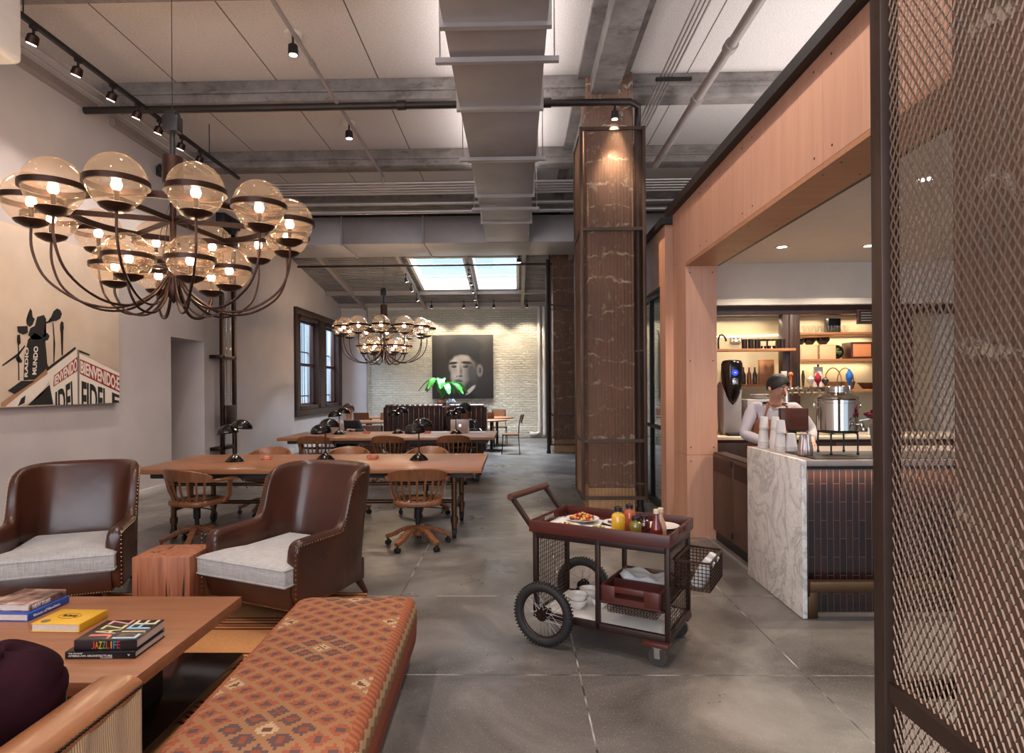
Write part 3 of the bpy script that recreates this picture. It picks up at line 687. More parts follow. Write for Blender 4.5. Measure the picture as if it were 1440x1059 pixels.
# ================================================================ chandeliers
def _mesh(q, name):
    o = q.build(name, None); me = o.data; bpy.data.objects.remove(o); return me
def chandelier(loc, top, label):
    r = thing('chandelier', label, 'chandelier', loc, 0, 'tiered globe chandeliers')
    G = .205
    gm = _mesh(MB().ball((0, 0, .012), G, 28, 18), 'globe')
    bm_ = _mesh(MB().band((0, 0, 0), G - .004, .020, .042, 36), 'band')
    cm = _mesh(MB().lathe([(.0, -.212), (.05, -.210), (.105, -.182), (.122, -.160), (.114, -.156), (.03, -.17), (.018, -.165), (.018, -.05), (0, -.045)], 22), 'cup')
    um = _mesh(MB().ball((0, 0, -.012), .036, 14, 10, 1.15), 'bulb')
    ph = -1.9524
    def put(R, z, a, k):
        d = Vector((math.cos(a), math.sin(a), 0)); s = k
        g = link('globe', gm, M_['globe'], r); g.location = d * R + Vector((0, 0, z)); g.scale = (s, s, s)
        for nm, me, mt in (('band', bm_, M_['bronze']), ('cup', cm, M_['bronze']), ('bulb', um, M_['bulb'])): link(nm, me, mt, g)
        if R > .6: pts = [(R, z - .20), (R * .995, z - .40), (R * .90, z - .62), (R * .66, z - .78), (R * .40, z - .80), (R * .18, z - .68), (.05, z - .50)]
        else: pts = [(R, z - .15 * s), (R, z - .26), (R * .8, z - .40), (R * .45, z - .42), (R * .2, z - .30), (.045, z - .14)]
        MB().tube(spline([d * p + Vector((0, 0, zz)) for p, zz in pts], 5), .0105, 8).build('arm', M_['bronze'], r)
    for k in range(12): put(1.0, 0, ph + k * PI / 6, 1.0)
    for k in range(6): put(.46, -.42, ph + .12 + k * PI / 3, .92)
    q = MB(); q.cyl((0, 0, -.66), (0, 0, .30), .028, n=14).lathe([(.0, -.74), (.02, -.72), (.055, -.66), (.06, -.5), (.05, -.46), (.03, -.44)], 18)
    q.build('stem', M_['bronze'], r)
    MB().cyl((0, 0, .24), (0, 0, .56), .085, n=24).build('canopy', M_['bronze'], r)
    q = MB(); q.cyl((0, 0, .56), (0, 0, .80), .022, n=10).box(-.07, .07, -.05, .05, .78, .92, .01).cyl((-.05, 0, .92), (.05, 0, .92), .05, n=14); q.build('hoist_block', M_['black'], r)
    MB().cyl((0, 0, .9), (0, 0, top), .003, n=6).build('cable', M_['black'], r)
    q = MB(); q.band((0, 0, 0), .77, .018, .055, 72); q.build('hoop', M_['bronze'], r)
    q = MB(); q.band((0, 0, -.42), .27, .014, .035, 48); q.build('hoop', M_['bronze'], r)
    q = MB()
    for k in range(6):
        a = ph + .26 + k * PI / 3; d = Vector((math.cos(a), math.sin(a), 0))
        q.bar((0, 0, 0), d * .775, .016, .045); q.bar(Vector((0, 0, -.42)), d * .275 + Vector((0, 0, -.42)), .012, .026)
    q.build('spokes', M_['bronze'], r)
    q = MB()
    for k in range(3):
        a = ph + .26 + k * 2 * PI / 3; q.tube([(0, 0, .24), (.27 * math.cos(a), .27 * math.sin(a), -.42)], .003, 5)
    q.build('guy_wire', M_['black'], r)
chandelier((-3.03, 5.4, 3.05), HC - 3.05, 'big bronze chandelier of clear globes over the armchairs')
chandelier((-3.10, 14.5, 2.95), RS(14.5) - 2.95, 'bronze globe chandelier in the rear room under the sloping roof')

# ================================================================ spotlights
def spot(loc, aim, power, size, parent=None, col=WARM, rad=.04, blend=.6):
    l = bpy.data.lights.new('spot', 'SPOT'); l.energy = power; l.color = col; l.spot_size = size; l.spot_blend = blend; l.shadow_soft_size = rad
    o = bpy.data.objects.new('spot', l); COL.objects.link(o); o.location = loc
    o.rotation_euler = Vector(aim).to_track_quat('-Z', 'Y').to_euler()
    if parent is not None: o.parent = parent
    return o
def head(name, label, loc, aim, stem, rad=.052, ln=.075, group=None, power=0, size=1.3, col=WARM, mt='black'):
    """loc is the point of attachment; the can hangs stem metres below"""
    r = thing(name, label, 'spotlight', loc, 0, group)
    d = Vector(aim).normalized(); c = Vector((0, 0, -stem))
    q = MB(); q.cyl((0, 0, 0), c, .012, n=8).box(-.02, .02, -.035, .035, -.03, 0, .004); q.build('mount', M_['black'], r)
    q = MB(); q.tube([c - d * .015, c, c + d * ln * .55, c + d * ln], [rad * .55, rad * .92, rad, rad], 20); q.build('lamp_head', M_[mt], r)
    q = MB(); q.tube([c + d * (ln + .001), c + d * (ln + .004)], [rad * .78] * 2, 18); q.build('lens', M_['spotface'], r)
    if power: spot(c + d * (ln + .03), aim, power, size, r, col, rad)
    return r
tag(MB().box(-4.475, -4.425, 3.0, 9.85, 4.93, 4.97, .004).build('light_track', M_['black']), 'long black light track above the plaster wall', 'light track')
q = MB()
ORD = ['first', 'second', 'third', 'fourth', 'fifth', 'sixth', 'seventh', 'eighth', 'ninth', 'tenth']
for k, y in enumerate((5.62, 6.2, 6.74, 7.2, 7.64, 8.16, 8.64)):
    head('track_spotlight', 'black track spotlight, %s along the wall track from the camera' % ORD[k], (-4.45, y, 4.93), (-.42, .12, -1), .09, group='spotlights on the wall track', power=26, size=1.15, mt='bronze')
pipe('track_hanger', 'thin rod holding the wall light track by the nearest beam', [(-4.45, 5.5, 4.97), (-4.45, 5.5, HC)], .006, M_['black'])
pipe('track_hanger', 'thin rod holding the wall light track near its far end', [(-4.45, 8.9, 4.97), (-4.45, 8.9, HC)], .006, M_['black'])
for k, y in enumerate((6.66, 8.92, 4.40, 2.20, 4.45, 2.3)):  # the last four cans are added out of view as extra light from above
    r = head('ceiling_spotlight', ('black ceiling spot can before the concrete beam', 'black ceiling spot can beyond the black sprinkler pipe', 'black ceiling spot can above the armchairs', 'black ceiling spot can above the coffee table', 'black ceiling spot can between duct and girder above the trolley', 'black ceiling spot can between duct and girder above the camera')[k], (-2.40 if k < 4 else .60, y, HC), (0 if k < 4 else .25, 0.05, -1), .13, .055, .10, 'ceiling spot cans', 110, 1.7)
    MB().lathe([(0, -.03), (.09, -.03), (.10, -.012), (.10, 0), (0, 0)], 24).build('ceiling_plate', M_['white'], r)
def wall_head(label, loc, aim, power, size=1.1):
    r = head('column_spotlight', label, loc, aim, .12, .045, .09, None, power, size, (1, .76, .5))
    MB().bar((-.28, 0, -.0), (.02, 0, 0), .02, .02).build('bracket_arm', M_['conduit'], r)
wall_head('black spotlight shining down the caged column behind the trolley', (1.22, 7.44, 4.98), (0, .06, -1), 150, 1.0)
wall_head('black spotlight on the column in the rear room', (1.15, 14.36, 4.98), (0, .06, -1), 120, 1.0)
spot((.86, 1.05, 4.9), (0.03, 0.02, -1), 420, .9, None, (1, .70, .45))
spot((.86, 7.9, 4.9), (0, 0, -1), 60, .5, None, (1, .76, .5))
for k, x in enumerate((-2.45, -1.5, -.62, .35)):
    head('rear_wall_spotlight', 'small black spotlight washing the brick wall, %s from the street windows' % ORD[k], (x, 18.0, RS(18.0) - .06), (0, .42, -1), .14, .04, .08, 'spotlights before the brick wall', 75, 1.5, (1, .84, .62))
for k, y in enumerate((15.3, 16.1, 17.0)):
    head('rafter_spotlight', 'small black spotlight on the rafter by the chandelier, %s from the camera' % ORD[k], (-2.72, y, RS(y) - .14), (.35, .3, -1), .12, .045, .09, 'rafter spotlights', 26 if k == 1 else 0, 1.4)
for k, y in enumerate((15.0, 15.7, 16.4, 17.1, 17.8)):
    head('rafter_spotlight', 'small black spotlight between the skylights, %s from the camera' % ORD[k], (-1.12, y, RS(y) - .14), (.1, .3, -1), .10, .04, .07, 'rafter spotlights between the skylights', 26 if k == 2 else 0, 1.4)
head('rear_ceiling_spotlight', 'white-lit spotlight under the far edge of the skylight', (.10, 14.4, RS(14.4) - .04), (0, 0, -1), .08, .05, .08)

# loudspeaker-like white box high by the camera
r = thing('wall_loudspeaker', 'white rounded loudspeaker box hung high under the ceiling', 'loudspeaker', (-3.86, 4.4, 4.0))
MB().box(-.34, .16, -.18, .18, 0, .62, .05, seg=4).build('body', M_['white'], r)
MB().box(-.30, .02, -.20, -.17, .10, .56, .01).build('grille', M_['greypipe'], r)
q = MB(); q.cyl((-.1, 0, .6), (-.1, 0, HC - 4.0), .018, n=8); q.build('hanger_rod', M_['black'], r)

# winch rack for the chandelier against the plaster wall
r = thing('chandelier_winch', 'tall brown steel winch rack with chains on the plaster wall', 'winch rack', (-5.13, 10.88, 0))
for y in (-.22, .24): MB().box(-.03, .03, y - .035, y + .035, 0, 4.5, .004).build('post', M_['bronze'], r)
for z in (.48, 2.08, 3.6): MB().box(-.16, .03, -.36, .28, z, z + .06, .004).build('crossbar', M_['bronze'], r)
MB().box(-.03, .06, -.20, .22, .92, 1.26, .01).build('gearbox', M_['bronze'], r)
for y in (-.06, .10):
    q = MB()
    for k in range(42): q.torus((0, y, 1.28 + k * .030), .013, .0035, (1, 0, 0) if k % 2 else (0, 1, 0), 8, 5)
    q.build('chain', M_['chrome'], r)
    MB().cyl((0, y, 2.5), (0, y, 4.5), .006, n=6).build('lifting_cable', M_['chrome'], r)
q = MB(); q.cyl((-.05, 0, 4.45), (.12, 0, 4.45), .14, n=20).box(-.06, .10, -.30, .32, 4.44, 4.62, .01); q.build('pulley_head', M_['black'], r)
r = thing('emergency_light', 'small dark twin-head emergency light high on the plaster wall', 'emergency light', (XL + .04, 9.05, 4.78))
MB().box(-.04, .06, -.06, .06, -.06, .08, .01).build('backbox', M_['black'], r)
for s in (-1, 1): MB().tube([(.05, s * .05, 0), (.1, s * .16, .02), (.16, s * .2, -.02)], [.02, .05, .055], 12).build('lamp_head', M_['black'], r)

# ================================================================ art
ax_ = -5.235
r = thing('wall_canvas', 'large cream canvas with microphones and a lettered billboard on the plaster wall', 'painting', (0, 0, 0))
t = NT('cream_canvas'); t.set(col=t.ramp(t.noise(2.2, 5), [(0.3, S(212, 190, 168)), (0.7, S(226, 206, 186))]), rough=.75); M_['canvas'] = t.m
MB().box(XL + .005, ax_, 4.6, 8.03, 1.375, 3.28, .004).build('canvas', M_['canvas'], r)
INK = plain('printed_black', S(30, 26, 24), .7); PW = plain('printed_white', S(226, 214, 200), .7, var=.03); PR = plain('printed_red', S(150, 36, 36), .7); PT = plain('printed_tan', S(168, 124, 92), .7)
def art(name, poly, m, lv):
    q = MB(); q.bm.faces.new([q.bm.verts.new((ax_ + .0008 * lv, y, z)) for y, z in poly])
    bmesh.ops.triangulate(q.bm, faces=q.bm.faces); return q.build(name, m, r, 0)
art('printed_ramp', [(6.358, 1.378), (6.555, 1.436), (6.750, 1.596), (6.870, 1.738), (6.768, 1.761), (6.653, 1.696), (6.315, 1.489), (6.144, 1.385)], PW, 1)
art('printed_shadow', [(6.487, 1.388), (6.684, 1.495), (6.800, 1.609), (6.873, 1.725), (6.856, 1.388)], INK, 2)
art('printed_rail', [(6.144, 1.422), (6.480, 1.620), (6.769, 1.799), (7.215, 2.061), (7.222, 2.038), (6.785, 1.736), (6.434, 1.535), (6.200, 1.383), (6.144, 1.385)], PT, 2)
art('printed_rail', [(6.358, 1.383), (6.403, 1.463), (6.463, 1.498), (6.448, 1.414)], INK, 3)
art('printed_board', [(6.768, 1.761), (7.233, 2.038), (7.246, 1.379), (6.856, 1.390)], PW, 3)
art('printed_board', [(7.275, 1.992), (8.020, 1.768), (8.020, 1.379), (7.269, 1.379)], PW, 3)
art('printed_band', [(6.866, 1.712), (7.244, 1.949), (7.242, 1.778), (6.858, 1.588)], PR, 4)
art('printed_band', [(7.282, 1.924), (8.02, 1.728), (8.02, 1.512), (7.280, 1.746)], PR, 4)
art('printed_cap', [(6.752, 1.791), (7.207, 2.064), (7.222, 2.043), (6.768, 1.761)], INK, 4)
art('printed_cap', [(7.260, 2.034), (7.456, 1.988), (7.455, 1.968), (7.260, 2.007)], INK, 4)
art('printed_corner', [(7.245, 2.031), (7.275, 2.033), (7.270, 1.379), (7.242, 1.379)], plain('printed_grey', S(120, 110, 104), .7), 5)
for pl in ([(6.229, 1.548), (6.405, 1.651), (6.589, 1.652), (6.315, 1.512)],
           [(6.435, 1.656), (6.452, 1.922), (6.499, 2.096), (6.594, 2.177), (6.739, 2.114), (6.754, 2.001), (6.769, 1.837), (6.786, 1.812), (6.589, 1.670)],
           [(6.508, 2.390), (6.533, 2.437), (6.558, 2.408), (6.564, 2.347), (6.595, 2.326), (6.563, 2.261), (6.525, 2.232), (6.486, 2.253), (6.477, 2.301), (6.508, 2.336)],
           [(6.356, 2.223), (6.495, 2.242), (6.500, 2.169), (6.439, 2.144), (6.365, 2.162)],
           [(6.627, 2.354), (6.725, 2.386), (6.757, 2.344), (6.723, 2.189), (6.755, 2.153), (6.657, 2.108), (6.562, 2.100), (6.500, 2.145), (6.531, 2.221), (6.594, 2.252)],
           [(6.831, 2.377), (6.866, 2.446), (6.922, 2.484), (6.971, 2.472), (6.998, 2.428), (6.970, 2.372), (6.910, 2.340), (6.851, 2.328), (6.757, 2.293), (6.757, 2.313), (6.831, 2.339)],
           [(6.969, 2.315), (6.991, 2.348), (7.019, 2.333), (7.025, 2.268), (7.003, 2.187), (7.008, 1.951), (6.987, 1.950), (6.982, 2.185), (6.965, 2.249)],
           [(6.355, 2.132), (6.394, 2.140), (6.402, 2.052), (6.378, 2.026), (6.381, 1.655), (6.366, 1.655), (6.363, 2.025), (6.352, 2.060)],
           [(6.706, 2.162), (6.772, 2.193), (6.806, 2.158), (6.782, 2.112), (6.722, 2.093)],
           [(6.161, 1.810), (6.363, 1.942), (6.453, 2.032), (6.462, 2.020), (6.377, 1.919), (6.170, 1.797)],
           [(6.333, 1.888), (6.377, 1.919), (6.421, 1.861), (6.406, 1.838), (6.353, 1.851)],
           [(6.851, 2.315), (6.865, 2.317), (6.890, 2.074), (6.874, 1.867), (6.861, 1.866), (6.869, 2.073)]):
    art('printed_microphone', pl, INK, 5)
xx = ax_ + .0045
def q4(a): return [(xx, y, z) for y, z in a]
def art_text(s_, q_, m):
    o = text_on('lettering', s_, q4(q_), m, r, .0006, .03)
    for v in o.data.vertices:
        if v.co.z < 1.378: v.co.z = 1.378
        if v.co.y > 8.02: v.co.y = 8.02
art_text('IENVENIDO', [(6.872, 1.604), (7.234, 1.785), (7.236, 1.935), (6.873, 1.705)], PW)
art_text('BIENVENIDO:E', [(7.292, 1.757), (8.015, 1.532), (8.015, 1.712), (7.293, 1.905)], PW)
art_text('IDEL', [(6.885, 1.25), (7.215, 1.25), (7.200, 1.685), (6.885, 1.525)], INK)
art_text('FIDEL', [(7.307, 1.22), (7.790, 1.26), (7.788, 1.553), (7.310, 1.659)], INK)
art_text('E', [(7.866, 1.29), (8.015, 1.29), (8.015, 1.477), (7.867, 1.518)], INK)
art_text('RADIO', [(6.49, 1.692), (6.505, 2.011), (6.462, 2.008), (6.447, 1.692)], PW)
art_text('MUNDO', [(6.609, 1.720), (6.640, 2.032), (6.577, 2.028), (6.552, 1.719)], PW)

# portrait canvas in the rear room, painted in soft tones
t = NT('dark_portrait'); o = t.xyz()
u = t.math('DIVIDE', t.math('ADD', o[0], .93), 1.86); v = t.math('DIVIDE', o[2], 1.94)
c = S(42, 38, 36)
def ell(c, cx, cy, rx, ry, col, soft=.35, rot=0.0, op=1.0):
    du = t.math('SUBTRACT', u, cx); dv = t.math('SUBTRACT', v, cy)
    if rot:
        cs, sn = math.cos(rot), math.sin(rot)
        a = t.math('ADD', t.math('MULTIPLY', du, cs), t.math('MULTIPLY', dv, sn)); b = t.math('SUBTRACT', t.math('MULTIPLY', dv, cs), t.math('MULTIPLY', du, sn))
    else: a, b = du, dv
    d = t.math('SQRT', t.math('ADD', t.math('POWER', t.math('ABSOLUTE', t.math('DIVIDE', a, rx)), 2), t.math('POWER', t.math('ABSOLUTE', t.math('DIVIDE', b, ry)), 2)))
    f = t.math('MULTIPLY', t.math('DIVIDE', t.math('SUBTRACT', 1.0, d), soft, clamp=True), op)
    return t.mix(f, c, col)
g = lambda x: S(x, x * .95, x * .92)
for a in ((.52, .62, .31, .30, g(22), .3), (.775, .44, .065, .115, g(128), .4), (.785, .44, .03, .07, g(66), .5), (.49, .50, .235, .20, g(150), .22), (.46, .34, .175, .20, g(146), .25), (.44, .22, .10, .09, g(140), .4),
          (.645, .42, .14, .27, g(70), .7), (.37, .56, .10, .12, g(186), .9), (.50, .63, .16, .07, g(150), .8), (.38, .36, .09, .10, g(176), .9), (.52, .83, .34, .145, g(18), .2), (.30, .70, .075, .11, g(18), .35), (.69, .71, .10, .14, g(18), .4),
          (.345, .558, .10, .028, g(20), .45, .10), (.565, .563, .11, .030, g(18), .45, -.08), (.355, .505, .065, .032, g(58), .7), (.555, .505, .07, .032, g(52), .7), (.36, .503, .046, .026, g(16), .5), (.55, .503, .048, .026, g(14), .5), (.35, .508, .008, .006, g(190), .5), (.54, .508, .008, .006, g(180), .5),
          (.425, .45, .022, .10, g(186), .9), (.475, .43, .030, .10, g(96), .9), (.435, .365, .040, .026, g(168), .7), (.465, .355, .045, .020, g(60), .6), (.405, .348, .016, .009, g(40), .5),
          (.435, .275, .095, .016, g(40), .5), (.43, .292, .075, .018, g(88), .7), (.435, .248, .070, .022, g(104), .6), (.44, .215, .06, .014, g(84), .7), (.44, .165, .06, .035, g(160), .9),
          (.60, .20, .13, .11, g(46), .8), (.40, .03, .36, .085, g(18), .3), (.625, .135, .125, .034, g(186), .35, .75), (.50, .10, .09, .05, g(24), .5)):
    c = ell(c, *a)
t.set(col=t.mix(t.math('MULTIPLY', t.noise(9, 6), .25), c, S(52, 46, 42)), rough=.55); M_['portrait'] = t.m
r = thing('portrait_canvas', 'dark square monochrome portrait of a boy on the brick wall', 'painting', (-1.60, BW - .07, 1.20))
MB().box(-.93, .93, -.05, .05, 0, 1.94, .006).build('canvas', M_['portrait'], r)
# ================================================================ seating area
tag(MB().box(-4.6, -1.12, 1.0, 4.6, .001, .013, .004).build('striped_rug', M_['rug']), 'tan rug with maroon stripes under the seating', 'rug')

def wing_chair(loc, rz, label, cl=1.0):
    r = thing('wing_armchair', label, 'armchair', loc, rz, 'oxblood leather wing armchairs')
    # shell path in plan: (x, y, top height, thickness, outward rake)
    side = [(-.37, -.40, .570, .105), (-.372, -.32, .574, .105), (-.374, -.22, .576, .10), (-.376, -.12, .576, .098), (-.378, -.04, .577, .094), (-.380, .01, .580, .088), (-.381, .045, .60, .078), (-.381, .07, .67, .068), (-.381, .092, .79, .064), (-.380, .115, .88, .064), (-.375, .155, .938, .068), (-.360, .23, .958, .074), (-.315, .33, .966, .085), (-.22, .375, .968, .09), (-.11, .387, .969, .09), (0, .39, .969, .09)]
    path = side + [(-x, y, h, t_) for x, y, h, t_ in side[-2::-1]]
    N = len(path); P = [Vector((x, y, 0)) for x, y, _, _ in path]; inner = []; outer = []; rows = []
    for i, (x, y, h, t_) in enumerate(path):
        tg = (P[min(i + 1, N - 1)] - P[max(i - 1, 0)]).normalized(); n = Vector((-tg.y, tg.x, 0))
        if n.dot(Vector((0, 0.05, 0)) - P[i]) < 0: n = -n      # points to the inside
        back = max(0.0, min(1.0, (y + .04) / .40))
        row = []
        def at(off, z):
            rk = back * .13 * max(0, z - .35) / .6
            flare = .05 * max(0, (z - .5)) * (1 - back)
            q = P[i] + n * off; return Vector((q.x + (flare if x > 0 else -flare if x < 0 else 0), q.y + rk, z))
        h0 = .30
        puff = .03 if back > .5 else .012
        for k in range(6):
            f = k / 5; row.append(at(t_ * .5 + puff * math.sin(PI * min(1, f * .9 + .1)), h0 + (h - .045 - h0) * f))
        for k in range(1, 6):
            a = PI * k / 6; row.append(at(math.cos(a) * t_ * .5, h - .045 + .045 * math.sin(a)))
        for k in range(6):
            f = k / 5; row.append(at(-t_ * .5, h - .045 - (h - .045 - .13) * f))
        row.append(at(t_ * .3, .13))
        rows.append(row)
        inner.append(row[5]); outer.append(row[11])
    q = MB(); q.grid(rows, wrap=True)
    for e_ in (rows[0], rows[-1]):
        q.bm.faces.new([q.bm.verts.new(p) for p in e_])
    bmesh.ops.remove_doubles(q.bm, verts=q.bm.verts, dist=.0005)
    o = q.build('leather_shell', M_['leather'], r, 60)
    s = o.modifiers.new('s', 'SUBSURF'); s.levels = 1; s.render_levels = 2
    # piped seams on the inside of the back
    for ix in (12, len(path) - 13):
        MB().tube([rows[ix][k] + Vector((0, -.004, 0)) for k in range(0, 8)], .005, 6).build('seam', M_['darkwood'], o)
    # nail heads along the front edge of arms and wings
    for sgn in (0, 1):
        q = MB(); rr = rows[:12] if sgn == 0 else rows[-12:]
        line = [row[10] + Vector((0, -.0, -.012)) for row in rr]
        fr = rr[0] if sgn == 0 else rr[-1]
        vert = [Vector((fr[10].x, fr[10].y - .006, z)) for z in [.16 + .03 * j for j in range(14)]]
        sp = spline(line, 8)
        acc = 0; last = sp[0]
        pts = list(vert)
        for p in sp[1:]:
            acc += (p - last).length; last = p
            if acc > .017: pts.append(p); acc = 0
        for p in pts:
            q.ball(p + Vector(((-.003 if sgn == 0 else .003), -.002, 0)), .0058, 6, 4)
        q.build('nail_trim', M_['nail'], r)
    q = MB(); q.box(-.36, .36, -.40, .36, .12, .29, .02); q.build('seat_rail', M_['leather'], r)
    q = MB()
    for k in range(44): q.ball((-.35 + k * .0163, -.403, .135), .0055, 6, 4)
    q.build('nail_trim', M_['nail'], r)
    # loose T cushion
    pl = [(-.31, .30), (.31, .30), (.31, -.36), (.385, -.375), (.39, -.47), (-.39, -.47), (-.385, -.375), (-.31, -.36)]
    q = MB(); nz = 7; lev = []
    def outline(sc, z, dome):
        pts = []
        M = len(pl)
        for i in range(M):
            a, b_ = Vector((*pl[i], 0)), Vector((*pl[(i + 1) % M], 0)); n_ = max(2, int((b_ - a).length / .05))
            for k in range(n_):
                p = a.lerp(b_, k / n_); c0 = Vector((0, -.08, 0)); p = c0 + (p - c0) * sc
                pts.append(Vector((p.x, p.y, z)))
        return pts
    zc = [(.955, .285), (.985, .292), (1.0, .310), (1.0, .395), (.985, .412), (.955, .420)]
    L = [[q.bm.verts.new(p) for p in outline(s_, z, 0)] for s_, z in zc]
    for s_ in (.82, .62, .40, .2): L.append([q.bm.verts.new(p) for p in outline(s_, .420 + .045 * (1 - s_ * s_), 0)])
    q.skin(L)
    o = q.build('seat_cushion', M_['linen'], r, 60)
    for z in (.302, .404): MB().tube(outline(1.002, z, 0), .006, 6, closed=True).build('piping', M_['linen'], o)
    for sx in (-.31, .31):
        MB().tube([(sx, -.33, .13), (sx, -.345, .0)], [.03, .018], 10).build('leg', M_['darkwood'], r)
        MB().tube([(sx, .33, .13), (sx * 1.02, .42, .0)], [.03, .018], 10).build('leg', M_['darkwood'], r)
    return r
wing_chair((-1.60, 4.36, .013), math.radians(-24), 'oxblood leather wing armchair closer to the ottoman, brass nails and grey cushion')
wing_chair((-3.30, 4.47, .013), math.radians(21), 'oxblood leather wing armchair beyond the stacked books, brass nails and grey cushion')

# timber block between the armchairs
q = MB(); q.box(-.19, .19, -.17, .17, 0, .445, .008)
o = q.build('timber_block_table', M_['timber']); o.location = (-2.35, 4.17, 0); o.rotation_euler = (0, 0, math.radians(2))
tag(o, 'cracked solid timber cube used as a side table between armchairs', 'side table')

# low coffee table
r = thing('coffee_table', 'low walnut coffee table with black plinth, stacked with books', 'coffee table', (-2.25, 2.75, 0))
MB().box(-.95, .75, -.41, .57, .365, .42, .003).build('tabletop', M_['coffeewood'], r)
MB().box(-.90, .72, -.38, .66, .035, .075, .004).build('plinth_shelf', M_['gloss_black'], r)
for x in (-.75, .35): MB().box(x, x + .18, -.2, .2, .075, .365, .004).build('support', M_['black'], r)
for x in (-.85, .6):
    for y in (-.32, .55): MB().cyl((x, y, .0135), (x, y, .036), .03, n=12).build('foot', M_['black'], r)

def book(label, loc, rz, wx, wy, h, cov, pages_side='open', group='books on the coffee table', text=(), extra=None):
    """spine on local -y unless told otherwise"""
    r = thing('book', label, 'book', loc, rz, group)
    q = MB(); t_ = .004
    q.box(0, wx, 0, wy, 0, t_, .001).box(0, wx, 0, wy, h - t_, h, .001)
    if pages_side == 'open': q.box(0, wx, -.002, .005, 0, h, .002)       # spine to the front
    else: q.box(wx - .005, wx + .002, 0, wy, 0, h, .002)                # spine on the +x side
    q.build('cover', cov, r)
    if pages_side == 'open': MB().box(.004, wx - .005, .005, wy - .005, t_, h - t_).build('pages', M_['paper'], r)
    else: MB().box(.004, wx - .005, .004, wy - .005, t_, h - t_).build('pages', M_['paper'], r)
    for s_, q_, m in text: text_on('lettering', s_, q_, m, r)
    return r
BK = lambda n, c, ro=.35: plain(n, c, ro, 0, .04)
tw = BK('white_ink', S(230, 222, 214)); ZT = .4205
h1 = .030
book('black architecture book with white title, bottom of the two nearest', (-1.90, 2.545, ZT), math.radians(1), .295, .225, h1, BK('black_cover', S(22, 18, 24), .25),
     text=[('AMERICAN ARCHITECTURE', [(.015, -.0025, .009), (.20, -.0025, .009), (.20, -.0025, .0175), (.015, -.0025, .0175)], tw), ('THE ATLAS OF', [(.015, -.0025, .021), (.075, -.0025, .021), (.075, -.0025, .0255), (.015, -.0025, .0255)], tw),
           ('THE COLLECTION', [(.15, -.0025, .003), (.20, -.0025, .003), (.20, -.0025, .0065), (.15, -.0025, .0065)], tw), ('v', [(.265, -.0025, .012), (.275, -.0025, .012), (.275, -.0025, .02), (.265, -.0025, .02)], tw)])
rainbow = [S(214, 50, 46), S(232, 140, 40), S(226, 196, 60), S(80, 160, 70), S(214, 50, 46), S(232, 140, 40), S(50, 160, 190), S(190, 50, 60)]
tx = []
for k, (ch, cc) in enumerate(zip('JAZZLIFE', rainbow)):
    x = .075 + k * .0152; wl = .005 if ch == 'I' else .0125; x += .004 if ch == 'I' else 0; tx.append((ch, [(x, -.0025, .006), (x + wl, -.0025, .006), (x + wl, -.0025, .036), (x, -.0025, .036)], BK('ink_%d' % k, cc)))
hz = .042 + .0008
pastel = [S(214, 120, 110), S(226, 196, 150), S(210, 200, 130), S(220, 150, 140)], [S(190, 214, 224), S(220, 190, 150), S(150, 196, 214), S(226, 210, 180)]
for k, ch in enumerate('JAZZ'):
    x = .035 + k * .028; tx.append((ch, [(.02 + .0 * k, .012 + .05 * k, hz), (.02, .055 + .05 * k, hz), (.13, .055 + .05 * k, hz), (.13, .012 + .05 * k, hz)][::-1] if False else [(.135, .010 + .052 * k, hz), (.135, .056 + .052 * k, hz), (.035, .056 + .052 * k, hz), (.035, .010 + .052 * k, hz)], BK('pastel_a%d' % k, pastel[0][k])))
for k, ch in enumerate('LIFE'):
    i0 = .018 if ch == 'I' else 0; tx.append((ch, [(.250, .010 + i0 + .052 * k, hz), (.250, .056 - i0 + .052 * k, hz), (.150, .056 - i0 + .052 * k, hz), (.150, .010 + i0 + .052 * k, hz)], BK('pastel_b%d' % k, pastel[1][k])))
book('dark jazz book with rainbow letters, on top of the architecture book', (-1.872, 2.56, ZT + h1 + .0005), math.radians(2), .262, .222, .042, BK('charcoal_cover', S(40, 32, 34), .25), text=tx)
yel = BK('yellow_cover', S(226, 172, 40), .35)
YT = .038 + .0006
yb = book('thick yellow paperback lying alone on the coffee table', (-2.275, 2.83, ZT), math.radians(-2), .235, .19, .038, yel, pages_side='x',
     text=[('The Bowery', [(.075, .085, YT), (.15, .085, YT), (.15, .115, YT), (.075, .115, YT)], BK('brown_ink', S(70, 48, 30)))])
MB().lathe([(0, 0), (.02, 0), (.02, .0008), (0, .0008)], 20, None, True, (.045, .035, .0382)).build('cover_spot', BK('grey_ink', S(120, 104, 84)), yb)
q = MB(); q.tube([Vector((.112 + .055 * math.cos(a), .10 + .030 * math.sin(a), .0385)) for a in [k * PI / 14 for k in range(28)]], .0012, 5, closed=True); q.build('cover_oval', BK('brown_ink2', S(90, 66, 40)), yb)
bl = BK('blue_cover', S(40, 78, 160), .3)
book('blue hardback at the bottom of the pair near the armchair', (-2.66, 2.965, ZT), math.radians(-2), .27, .265, .036, bl, pages_side='x',
     text=[('Visions of Nowhere', [(.2725, .03, .010), (.2725, .20, .010), (.2725, .20, .024), (.2725, .03, .024)], tw)])
t = NT('photo_cover'); t.set(col=t.ramp(t.noise(14, 4), [(.35, S(40, 32, 34)), (.55, S(150, 110, 96)), (.7, S(196, 176, 164))]), rough=.3); 
book('photo-covered book lying on top of the blue hardback', (-2.645, 3.00, ZT + .0365), math.radians(-3), .235, .235, .034, t.m, pages_side='x',
     text=[('NEW YORK', [(.2375, .02, .006), (.2375, .13, .006), (.2375, .13, .026), (.2375, .02, .026)], tw)])

